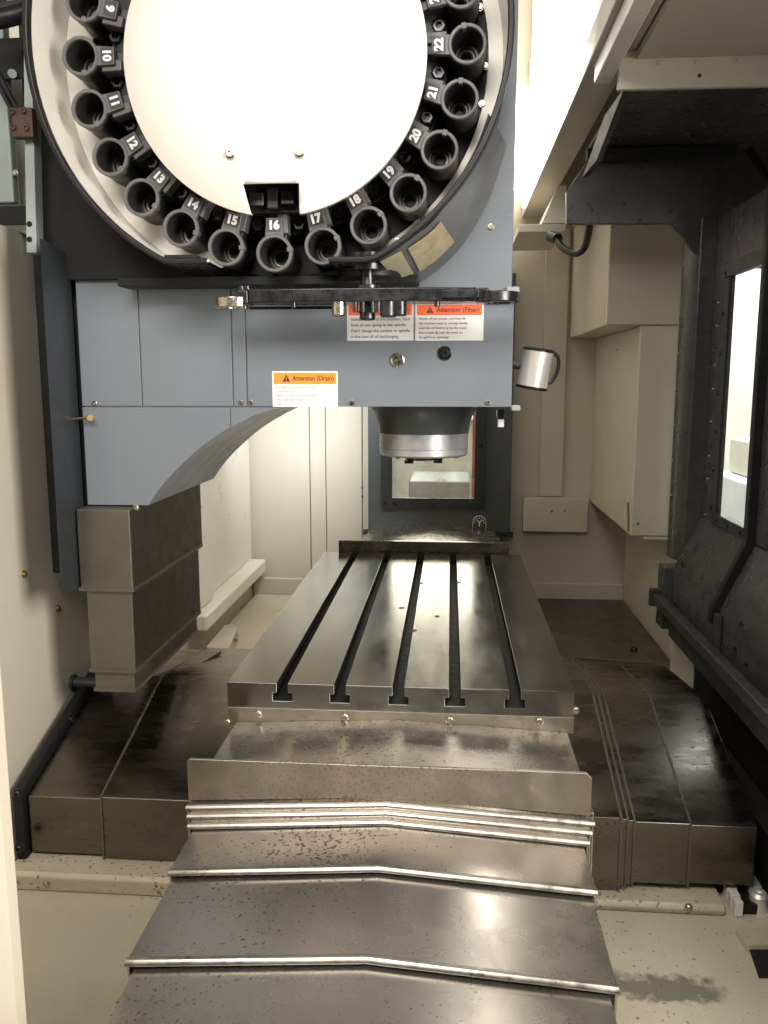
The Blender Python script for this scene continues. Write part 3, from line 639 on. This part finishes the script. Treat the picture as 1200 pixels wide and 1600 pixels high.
# domed white cover with a notch at the bottom
DC = Vector((-.298, 1.452, .531)); DR = .2535
def dome(rr): return .058 * max(0, 1 - (rr / DR) ** 3.2)            # height towards the viewer
bm = new(); nr, na = 18, 144; rows = []
na0 = None
def notch(x, z): return abs(x + .0035) < .047 + max(0, -.2 - z) * .10 and z < -.2065
for i in range(nr + 1):
    rr = DR * (i / nr) ** .55
    rows.append([bm.verts.new((DC.x + rr * math.sin(2 * PI * k / na), DC.y - dome(rr), DC.z - rr * math.cos(2 * PI * k / na))) for k in range(na)])
rows.append([bm.verts.new((DC.x + DR * math.sin(2 * PI * k / na), DC.y + .012, DC.z - DR * math.cos(2 * PI * k / na))) for k in range(na)])
for A, B in zip(rows[0:], rows[1:]):
    for k in range(na):
        try: bm.faces.new((A[k], B[k], B[(k + 1) % na], A[(k + 1) % na]))
        except ValueError: pass
bmesh.ops.remove_doubles(bm, verts=bm.verts, dist=1e-5)
# cut the notch with planes
for co, no in (((DC.x - .0505, 0, DC.z - .205), (1, 0, .16)), ((DC.x + .0445, 0, DC.z - .205), (-1, 0, .10)), ((0, 0, DC.z - .2065), (0, 0, 1))):
    bmesh.ops.bisect_plane(bm, geom=bm.verts[:] + bm.edges[:] + bm.faces[:], plane_co=co, plane_no=no)
dead = []
for f in bm.faces:
    c = f.calc_center_median() - DC
    if c.z < -.2065 and c.x > -.0505 - (c.z + .205) * .16 and c.x < .0445 + (c.z + .205) * .10: dead.append(f)
bmesh.ops.delete(bm, geom=dead, context='FACES')
cv = obj('domed_cover', bm, 'disc', mag)
sd = cv.modifiers.new('thickness', 'SOLIDIFY'); sd.thickness = .003; sd.offset = -1
for px, py in ((360, 240), (468, 238)):
    q = P(px, py, Y=DC.y - dome(math.hypot(P(px, py, Y=1.42).x - DC.x, P(px, py, Y=1.42).z - DC.z)) - .0005); bolt(cv, q, (0, -1, 0), .0065)
# mechanism seen in the notch
q = P(430, 315, Y=1.50)
obj('notch_block', box(new(), q.x - .045, q.x + .048, 1.495, 1.53, q.z - .02, q.z + .028), 'black', mag, .002)
for dx, w, h0, h1, mm in ((-.028, .016, -.012, .010, 'oxide'), (0, .012, -.016, .018, 'pot'), (.026, .015, -.010, .012, 'oxide')):
    obj('notch_bracket', box(new(), q.x + dx - w * .8, q.x + dx + w * .8, 1.475, 1.494, q.z + h0, q.z + h1), mm, mag, .002)

# ------------------------------------------------------------------ tool pots: one prototype, copied round the carousel
PR = .333; PY = 1.497
def make_pot():
    t = thing('tool_pot', (0, 0, 0), 'pot', 'tool pot', 'tool pots round the magazine'); t.location = (0, 0, 0)
    obj('cup', lathe(new(), (0, 0, 0), (0, 1, 0), [(.0292, .003), (.0318, .004), (.0318, .03), (.0305, .034), (.0305, .062), (.0325, .066), (.0325, .084), (.026, .092), (0, .092), (0, .078), (.009, .078), (.012, .066), (.0205, .06), (.0262, .004)], 40), 'pot', t)
    obj('lip', lathe(new(), (0, 0, 0), (0, 1, 0), [(.0262, .0035), (.0262, -.001), (.0272, -.0025), (.0312, -.0025), (.0325, -.001), (.0325, .006), (.0318, .0065)], 40), 'pot_lip', t)
    obj('seat_ring', lathe(new(), (0, 0, 0), (0, 1, 0), [(.0203, .0585), (.0165, .0585), (.015, .064), (.0118, .0645)], 32), 'pot_seat', t)
    obj('grip_ball', lathe(new(), (0, 0, 0), (0, 1, 0), [(.0118, .064), (.0085, .062), (.0075, .066), (.0075, .0775)], 24), 'pot_seat', t)
    bm = new(); an = .22; d = Vector((math.cos(an), 0, math.sin(an))); e = Vector((-math.sin(an), 0, math.cos(an)))
    prism(bm, [d * .0235 - e * .004 + Vector((0, -.0035, 0)), d * .0335 - e * .004 + Vector((0, -.0035, 0)), d * .0335 + e * .004 + Vector((0, -.0035, 0)), d * .0235 + e * .004 + Vector((0, -.0035, 0))], (0, .016, 0))
    obj('drive_lug', bm, 'pot_lip', t, .001)
    # number tab rising towards the hub
    pb = obj('number_plate', prism(new(), [(-.0165, -.0005, .026), (.0165, -.0005, .026), (.0150, -.0005, .060), (-.0135, -.0005, .060)], (0, .012, 0)), 'pot_lip', t, .0015)
    obj('number_field', box(new(), -.0125, .0125, -.0012, -.0006, .0365, .0575), 'ink', pb)
    obj('swing_bracket', prism(new(), [(-.012, .014, .024), (.020, .014, .024), (.022, .014, .082), (-.010, .014, .082)], (0, .06, 0)), 'pot', t, .002)
    obj('hinge_block', prism(new(), [(.004, .006, .034), (.024, .006, .034), (.023, .006, .070), (.005, .006, .070)], (0, .03, 0)), 'pot_lip', t, .002)
    return t
proto = make_pot()
def copy_tree(o, parent=None):
    c = o.copy(); C.objects.link(c); c.parent = parent
    for ch in list(o.children): copy_tree(ch, c)
    return c
pots = [proto] + [copy_tree(proto) for k in range(14)]
WORDS = 'nine ten eleven twelve thirteen fourteen fifteen sixteen seventeen eighteen nineteen twenty twenty-one twenty-two twenty-three'.split()
for i, num in enumerate(range(9, 24)):
    p = pots[i]
    phi = math.radians((16 - num) * 15)
    loc = Vector((MC.x - PR * math.sin(phi), PY, MC.z - .008 - PR * math.cos(phi)))
    p.location = loc + OFF; p.rotation_euler = (0, phi, 0); ROOT[p.name] = Vector((0, 0, 0))
    p['label'] = 'dark cup-shaped tool pot with white number %s on its tab' % WORDS[i]
    pl_ = [c for c in p.children if c.name.split('.')[0] == 'number_plate'][0]
    text(str(num), .0200, 'digit', pl_, (0, -.0014, .047), 'digits', bold=.0011, ext=.0002)

# ================================================================== tool changer arm
AY = 1.50; az = P(575, 463, Y=AY).z; ah = .0118
ac = P(575, 463, Y=AY)
t = thing('tool_changer_arm', (ac.x, AY, az - .05), 'black steel tool changer arm hanging level below the magazine', 'arm')
x0, x1 = P(392, 463, Y=AY).x, P(745, 463, Y=AY).x
bm = new(); prism(bm, [(x0, AY - .02, az - ah), (ac.x - .08, AY - .032, az - ah), (ac.x + .08, AY - .032, az - ah), (x1, AY - .02, az - ah), (x1, AY + .02, az - ah), (ac.x + .08, AY + .032, az - ah), (ac.x - .08, AY + .032, az - ah), (x0, AY + .02, az - ah)], (0, 0, 2 * ah))
bar = obj('bar', bm, 'oxide', t, .0025)
xe = P(808, 463, Y=AY).x
obj('slide_plate', box(new(), P(690, 463, Y=AY).x, P(747, 463, Y=AY).x, AY - .0385, AY - .024, az - .007, az + .006), 'oxide', bar, .001)
for s, xb_, xt in ((-1, x0, P(340, 463, Y=AY).x), (1, x1, xe)):
    # C-shaped gripper claw in plan, opening sideways
    cxx = (xb_ + xt) / 2; Rg = abs(xt - xb_) / 2 + .004; pts = []
    a0 = (-2.3, 2.3)
    for k in range(17): an = a0[0] + (a0[1] - a0[0]) * k / 16; pts.append((cxx + s * -Rg * -math.cos(an) , AY + Rg * math.sin(an) * s))
    pin = [(cxx + (x - cxx) * .66, AY + (y - AY) * .66) for x, y in pts]
    zz = az - (.009 if s < 0 else .003)
    bm = new(); n_ = len(pts)
    a_ = [bm.verts.new((x, y, zz - .010)) for x, y in pts]; b_ = [bm.verts.new((x, y, zz - .010)) for x, y in pin]
    a2 = [bm.verts.new((x, y, zz + .008)) for x, y in pts]; b2 = [bm.verts.new((x, y, zz + .008)) for x, y in pin]
    for k in range(n_ - 1):
        bm.faces.new((a_[k], a_[k + 1], b_[k + 1], b_[k])); bm.faces.new((a2[k], b2[k], b2[k + 1], a2[k + 1]))
        bm.faces.new((a_[k], a2[k], a2[k + 1], a_[k + 1])); bm.faces.new((b_[k], b_[k + 1], b2[k + 1], b2[k]))
    for k in (0, n_ - 1): bm.faces.new((a_[k], b_[k], b2[k], a2[k]))
    obj('gripper', bm, 'chrome' if s < 0 else 'oxide', t, .002)
    obj('gripper_block', box(new(), min(xb_, xb_ + s * .02), max(xb_, xb_ + s * .02), AY - .024, AY + .024, az - .014, az + .011), 'oxide', t, .003)
for px in (377, 386): bolt(t, P(px, 452, Y=AY - .01), (0, 0, 1), .006, 'oxide', h=.006)
obj('shaft', lathe(new(), (ac.x, AY, az + ah), (0, 0, 1), [(0, 0), (.022, 0), (.022, .006), (.014, .008), (.012, .03), (.03, .032), (.03, .06), (0, .06)], 32), 'oxide', t)
obj('drive_housing', lathe(new(), (ac.x, 1.548, az + ah + .016), (0, 0, 1), [(0, 0), (.05, 0), (.056, .008), (.056, .022), (0, .022)], 40), 'black', t)
zc0 = az - ah
for px, w, l_, mm in ((530, .0125, .024, 'chrome'), (573, .014, .030, 'oxide'), (607, .0145, .026, 'oxide'), (625, .012, .024, 'oxide')):
    q = P(px, 485, Y=AY - .02)
    obj('locking_cylinder', lathe(new(), (q.x, AY - .02 if px != 573 else AY - .005, zc0), (0, 0, -1), [(0, 0), (w, 0), (w, l_ * .9), (w * .85, l_), (w * .3, l_), (0, l_ * .9)], 20), mm, t)
for px in (556, 568, 583, 592):
    q = P(px, 485, Y=AY - .02); obj('screw_rod', cyl(new(), (q.x, AY - .026, zc0), (q.x, AY - .026, zc0 - .018), .0045, 10), 'oxide', t)
for px in (459, 683): q = P(px, 478, Y=AY - .02); obj('locking_pin', lathe(new(), (q.x, AY - .02, zc0), (0, 0, -1), [(0, 0), (.005, 0), (.005, .008), (.0035, .009), (0, .009)], 12), 'oxide', t)
obj('sensor_rail', box(new(), P(345, 480, Y=AY + .05).x, P(520, 480, Y=AY + .05).x, AY + .04, AY + .045, zc0 - .006, zc0 - .001), 'oxide', t)

# ================================================================== upper left corner
a, b = P(30, 60, Y=1.55), P(56, 395, Y=1.55)
t = thing('support_bar', (P(50, 395, Y=1.55).x, 1.55, b.z), 'pale grey upright flat bar beside the magazine plate', 'bar')
o = obj('bar', prism(new(), [P(41, 395, Y=1.55), P(57, 395, Y=1.55), P(53, 225, Y=1.55), P(48, 56, Y=1.55), P(36, 56, Y=1.55), P(38, 225, Y=1.55)], (0, .03, 0)), 'pale_grey', t, .002)
for py in (350, 374): bolt(o, P(46, py, Y=1.55), (0, -1, 0), .004, 'void')
bolt(o, P(37, 76, Y=1.55), (0, -1, 0), .004, 'void')
a, b = P(16, 168, Y=1.53), P(52, 214, Y=1.53)
t = thing('clamp_block', ((a.x + b.x) / 2, 1.54, b.z), 'rusty square clamp block with four socket bolts', 'clamp')
o = obj('block', box(new(), a.x, b.x, 1.53, 1.549, b.z, a.z), 'rust', t, .002)
for px, py in ((20, 175), (38, 173), (22, 199), (42, 200)): bolt(o, P(px, py, Y=1.53), (0, -1, 0), .0055, 'rust')
a = P(0, 330, Y=1.78); b = P(58, 0, Y=1.78)
t = thing('motor_housing', (a.x + .03, 1.8, a.z), 'pale blue-grey housing behind the flat bar', 'housing')
obj('front_cover', box(new(), -1.15, b.x, 1.632, 1.655, P(20, 318, Y=1.64).z, P(20, 40, Y=1.64).z), 'pale_grey', t, .004)
for py0, py1 in ((60, 125), (322, 352)):
    obj('recess', box(new(), -1.15, P(34, 100, Y=1.62).x, 1.626, 1.631, P(15, py1, Y=1.63).z, P(15, py0, Y=1.63).z), 'black', t, .002)
obj('knob', cyl(new(), P(19, 115, Y=1.625), P(19, 115, Y=1.60), .008, 14), 'pale_grey', t)
bolt(t, P(24, 270, Y=1.632), (0, -1, 0), .004)
t = thing('cable', P(0, 118, Y=1.57), 'pair of black cables slanting behind the rusty clamp', 'cable')
for dx in (0, 9): obj('strand', tube(new(), smooth_path([P(-14 + dx, 108, Y=1.58), P(6 + dx, 148, Y=1.575), P(24 + dx, 182, Y=1.57)], 4), .0048, 8), 'rubber', t)
t = thing('cable_conduit', P(0, 30, Y=1.52), 'thick black cable crossing above the flat bar', 'cable')
obj('tube', tube(new(), smooth_path([P(-20, 34, Y=1.52), P(20, 25, Y=1.53), P(58, 12, Y=1.55)], 5), .016, 14), 'rubber', t)
obj('tube', tube(new(), smooth_path([P(-20, 12, Y=1.55), P(20, 8, Y=1.56), P(58, 2, Y=1.57)], 5), .008, 10), 'dark_grey', t)

# ================================================================== table
TZ = -.533; TY0, TY1 = 1.405, 2.575; TX0, TX1 = -.395, .223
slots = [-.294, -.190, -.0855, .0145, .1195]
TB = -.580
pts = [(TX0, TB), (TX0, TZ)]
for s in slots:
    pts += [(s - .010, TZ), (s - .010, TZ - .018), (s - .0175, TZ - .018), (s - .0175, TZ - .033), (s + .0175, TZ - .033), (s + .0175, TZ - .018), (s + .010, TZ - .018), (s + .010, TZ)]
pts += [(TX1, TZ), (TX1, TB)]
table = thing('machine_table', (-.086, 2.0, TB), 'ground steel machine table with five long T-slots', 'table')
obj('table_top', prism(new(), [(x, TY0, z) for x, z in pts], (0, TY1 - TY0, 0)), 'table', table, .0012)
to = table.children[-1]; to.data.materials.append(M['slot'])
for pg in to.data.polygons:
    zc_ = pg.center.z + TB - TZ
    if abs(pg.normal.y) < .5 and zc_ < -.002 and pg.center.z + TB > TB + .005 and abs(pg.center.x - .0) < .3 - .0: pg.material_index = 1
# end face plate pieces: the front face seen below the slots
rz = -.600
obj('end_strip', prism(new(), [(TX0, TY0 + .001, TB - .0005), (TX1, TY0 + .001, TB - .0005), (TX1, TY0 + .001, -.611), (-.086, TY0 + .001, rz + .002), (TX0, TY0 + .001, -.616)], (0, .02, 0)), 'table_end', table, .001)
es = table.children[-1]
for px, py in ((404, 1115), (539, 1120), (703, 1125), (842, 1127)): bolt(es, P(px, py, Y=TY0), (0, -1, 0), .0062)
for px, py in ((356, 1128), (899, 1110)): bolt(table, P(px, py, Y=TY0 + .002), (0, -1, 0), .0055)
obj('saddle', box(new(), TX0 + .02, TX1 - .02, 1.46, 2.55, -.90, TB - .001), 'black', table)
a, b = P(530, 866, Y=2.60), P(795, 847, Y=2.60)
obj('end_plate', box(new(), a.x, b.x, 2.585, 2.60, TB, b.z), 'steel_dark', table, .001)
# machining chips left on the table
for px, py in ((683, 963), (717, 910), (658, 911), (628, 950), (647, 985)):
    q = P(px, py, Z=TZ); bm = new(); lathe(bm, (q.x, q.y, TZ + .0004), (0, 0, 1), [(0, 0), (.0045 + random.random() * .002, 0), (.003, .0012), (0, .0014)], 7)
    for v in bm.verts: v.co.x = q.x + (v.co.x - q.x) * 1.3; v.co.y += random.uniform(-.002, .002)
    tag(obj('metal_chip', bm, 'ink'), 'tiny dark metal chip lying on the machine table', 'chip', 'chips on the table')

# ================================================================== long telescopic cover in front of the table
RX = -.084
t = thing('front_way_cover', (RX, 1.0, -.72), 'stepped telescopic steel way cover leading up to the table', 'way cover')
def roof(name, y0, y1, hw, rz, drop, m, lipm=None, lip=True, skirt=.085):
    # sheet from y1 (far) to y0 (near), ridge at RX
    th = .003
    sec = [(RX - hw, rz - drop - skirt), (RX - hw, rz - drop), (RX, rz), (RX + hw, rz - drop), (RX + hw, rz - drop - skirt),
           (RX + hw - th, rz - drop - skirt), (RX + hw - th, rz - drop - th), (RX, rz - th), (RX - hw + th, rz - drop - th), (RX - hw + th, rz - drop - skirt)]
    o = obj(name, prism(new(), [(x, y0, z) for x, z in sec], (0, y1 - y0, 0)), m, t, .0012)
    if lip:
        r = .0052
        bm = new(); N = 7; prev = None; rows = []
        for x, z in ((RX - hw - .001, rz - drop), (RX, rz), (RX + hw + .001, rz - drop)):
            row = [bm.verts.new((x, y0 + dy, z + dzz)) for dy, dzz in ((.004, .0009), (-.0005, .0009), (-.0012, .0005), (-.0038, -.0024), (-.0042, -.0032), (-.0040, -.0055), (.004, -.0055))]
            rows.append(row)
        for A, B in zip(rows, rows[1:]):
            n_ = len(A)
            for k in range(n_): bm.faces.new((A[k], A[(k + 1) % n_], B[(k + 1) % n_], B[k]))
        bm.faces.new(rows[0]); bm.faces.new(rows[-1][::-1])
        obj('lip', bm, 'steel_bright', o)
        if False: pass
    return o
roof('cover_section', 1.128, TY0, .296, -.594, .014, 'steel', lip=False, skirt=.07)
w0, w1 = P(294, 1183, Y=1.122), P(925, 1200, Y=1.122)
obj('wiper_plate', prism(new(), [(w0.x, 1.116, -.607), (w0.x, 1.116, w0.z - .004), (w0.x + .004, 1.116, w0.z), (w1.x - .008, 1.116, w0.z), (w1.x, 1.116, w0.z - .008), (w1.x, 1.116, -.607), (RX, 1.116, -.591)], (0, .006, 0)), 'steel_wiper', t, .001)['label'] = 'upright rust-flecked wiper plate'
roof('cover_section', 1.110, 1.127, .293, -.5955, .017, 'steel')
roof('cover_section', 1.095, 1.120, .287, -.600, .018, 'steel')
roof('cover_section', 1.078, 1.106, .281, -.6045, .019, 'steel')
roof('cover_section', .976, 1.09, .2745, -.611, .0195, 'steel')
roof('cover_section', .819, 1.05, .2705, -.6205, .020, 'steel')
roof('cover_section', .50, .97, .2625, -.630, .020, 'steel')

# ================================================================== cover behind the table
t = thing('rear_way_cover', (-.07, 3.0, -.72), 'steel way cover glimpsed behind the far end of the table', 'way cover')
for y0, y1, hw, rz_ in ((2.61, 2.9, .27, -.56), (2.9, 3.2, .262, -.566), (3.2, 3.43, .255, -.572)):
    xs0 = -.07
    obj('cover_section', prism(new(), [(xs0 - hw, y0, rz_ - .12), (xs0 - hw, y0, rz_ - .025), (xs0, y0, rz_), (xs0 + hw, y0, rz_ - .025), (xs0 + hw, y0, rz_ - .12)], (0, y1 - y0 - .001, 0)), 'steel', t, .002)

# ================================================================== cross covers left and right of the saddle
def cross(name, t, xa, xb, dz, m, y0=1.45, ym=1.80, y1=2.16, zf=-.79, zm=-.676, zr_=-.722, zbot=-.917, lip=None):
    y0 += dz * .6; y1 -= dz * .6
    o = obj(name, prism(new(), [(xa, y0, zbot + dz), (xa, y0, zf - dz), (xa, ym, zm - dz), (xa, y1, zr_ - dz), (xa, y1, zbot), ], (xb - xa, 0, 0)), m, t, .0025)
    if lip is not None:
        L_ = .004; bm = new()
        q0, q1, q2 = Vector((lip, y0, zf - dz)), Vector((lip, ym, zm - dz)), Vector((lip, y1, zr_ - dz))
        pts2 = [Vector((lip, y0 - .0025, zbot + dz)), q0 + Vector((0, -.0025, .001)), q1 + Vector((0, 0, .0018)), q2 + Vector((0, 0, .0018))]
        prev = [v + Vector((0, .004, -.004)) for v in pts2]
        prism(bm, pts2 + prev[::-1], (L_, 0, 0))
        obj('lip', bm, 'steel_drab', o)
    return o
tl = thing('left_way_cover', (-.6, 1.8, -.92), 'dark oily telescopic way cover running to the cream wall', 'way cover')
xs1 = P(157, 1250, Y=1.45).x
cross('cover_section', tl, xs1, TX0 + .1, 0, 'steel_dark', lip=xs1 - .001)
cross('cover_section', tl, LW + .045, xs1 + .02, .005, 'steel_dark')
bm = new()
prism(bm, [(LW + .022, 1.437, -.925), (LW + .022, 1.437, -.778), (LW + .022, 1.80, -.662), (LW + .022, 2.17, -.708), (LW + .022, 2.17, -.925)], (.020, 0, 0))
fl = obj('wall_flange', bm, 'black', tl, .006)
for px, py in ((28, 1240), (30, 1325), (110, 1124)): bolt(fl, P(px, py, X=LW + .042), (0, -1, 0) if py > 1200 else (1, 0, 0), .007, 'oxide')
tr_ = thing('right_way_cover', (.4, 1.8, -.93), 'brown-stained telescopic way cover running towards the sliding door', 'way cover')
xr1, xr2, xr3 = P(972, 1275, Y=1.45).x, P(1082, 1285, Y=1.45).x, P(1187, 1295, Y=1.45).x
cross('cover_section', tr_, TX1 - .12, xr1, 0, 'steel_dark', zbot=-.935, lip=xr1 - .003)
cross('cover_section', tr_, xr1 - .02, xr1 + .012, .003, 'steel_dark', zbot=-.93, lip=xr1 + .0095)
cross('cover_section', tr_, xr1 - .02, xr1 + .025, .006, 'steel_dark', zbot=-.93, lip=xr1 + .022)
cross('cover_section', tr_, xr1 - .02, xr2, .009, 'steel_dark', zbot=-.93, lip=xr2 - .003)
cross('cover_section', tr_, xr2 - .02, xr3, .012, 'steel_dark', zbot=-.93)
# beige ledges they run on
tag(obj('left_base_ledge', prism(new(), [(LW + .022, 1.40, FLOOR + .001), (LW + .022, 1.392, -.925), (LW + .022, 1.40, -.919), (LW + .022, 2.16, -.919), (LW + .022, 2.16, FLOOR + .001)], (.55, 0, 0)), 'chipped_cream', None, .004), 'chipped cream ledge under the left way cover', 'ledge')
lg = bpy.data.objects['left_base_ledge']; lg.name = 'base_ledge'; ROOT['base_ledge'] = ROOT['left_base_ledge']
bolt(lg, P(73, 1380, Y=1.395), (0, -1, 0), .0055)
xw = P(1132, 1410, Y=1.43).x
lg2 = tag(obj('base_ledge', prism(new(), [(.1, 1.425, FLOOR + .001), (.1, 1.418, -.946), (.1, 1.424, -.936), (.1, 2.16, -.936), (.1, 2.16, FLOOR + .001)], (xw - .1, 0, 0)), 'chipped_cream', None, .004), 'cream ledge with oil streaks under the right way cover', 'ledge')
bolt(lg2, P(1076, 1418, Y=1.42), (0, -1, 0), .006)

# lower right corner: chute edge, cover tiles, silver cap
a = P(1130, 1378, Z=-.93); b = P(1165, 1412, Z=-.93)
t = thing('slotted_guard', (a.x + .02, a.y - .03, -.96), 'white three-cell guard strip beside the right way cover', 'guard')
for k in range(3):
    p0 = P(1130 + k * 7, 1378 + k * 11.5, Z=-.93); p1_ = P(1136 + k * 7, 1387.5 + k * 11.5, Z=-.93); d = P(1146 + k * 5, 1378 + k * 11.5, Z=-.93) - p0
    obj('cell', prism(new(), [p0, p0 + d, p1_ + d, p1_], (0, 0, -.028)), 'white', t, .001)
obj('back_strip', prism(new(), [P(1128, 1376, Z=-.94), P(1162, 1376, Z=-.94), P(1184, 1414, Z=-.94), P(1150, 1414, Z=-.94)], (0, 0, -.018)), 'black', t)
q = P(1186, 1398, Z=-.93)
t = thing('silver_cap', (q.x, q.y, -.96), 'round silver cap bolted at the chute corner', 'cap')
obj('barrel', lathe(new(), (q.x, q.y, -.96), (0, 0, 1), [(0, 0), (.016, 0), (.016, .03), (.012, .036), (.006, .036), (.006, .03), (0, .03)], 28), 'lamp_metal', t)
obj('strap', box(new(), q.x - .012, q.x + .012, q.y + .017, q.y + .08, -.94, -.925), 'machined', t, .002)
p = [P(1150, 1450, Z=-.945), P(1260, 1450, Z=-.945), P(1260, 1475, Z=-.945), P(1168, 1475, Z=-.945)]
ck = thing('chute_cover', p[0], 'beige chute cover plate in the near right corner', 'cover')
obj('plate', prism(new(), p, (0, 0, -.014)), 'chipped_cream', ck, .002)
obj('slot', prism(new(), [P(1170, 1478, Z=-.955), P(1260, 1478, Z=-.955), P(1260, 1525, Z=-.955), P(1186, 1525, Z=-.955)], (0, 0, -.004)), 'void', ck)
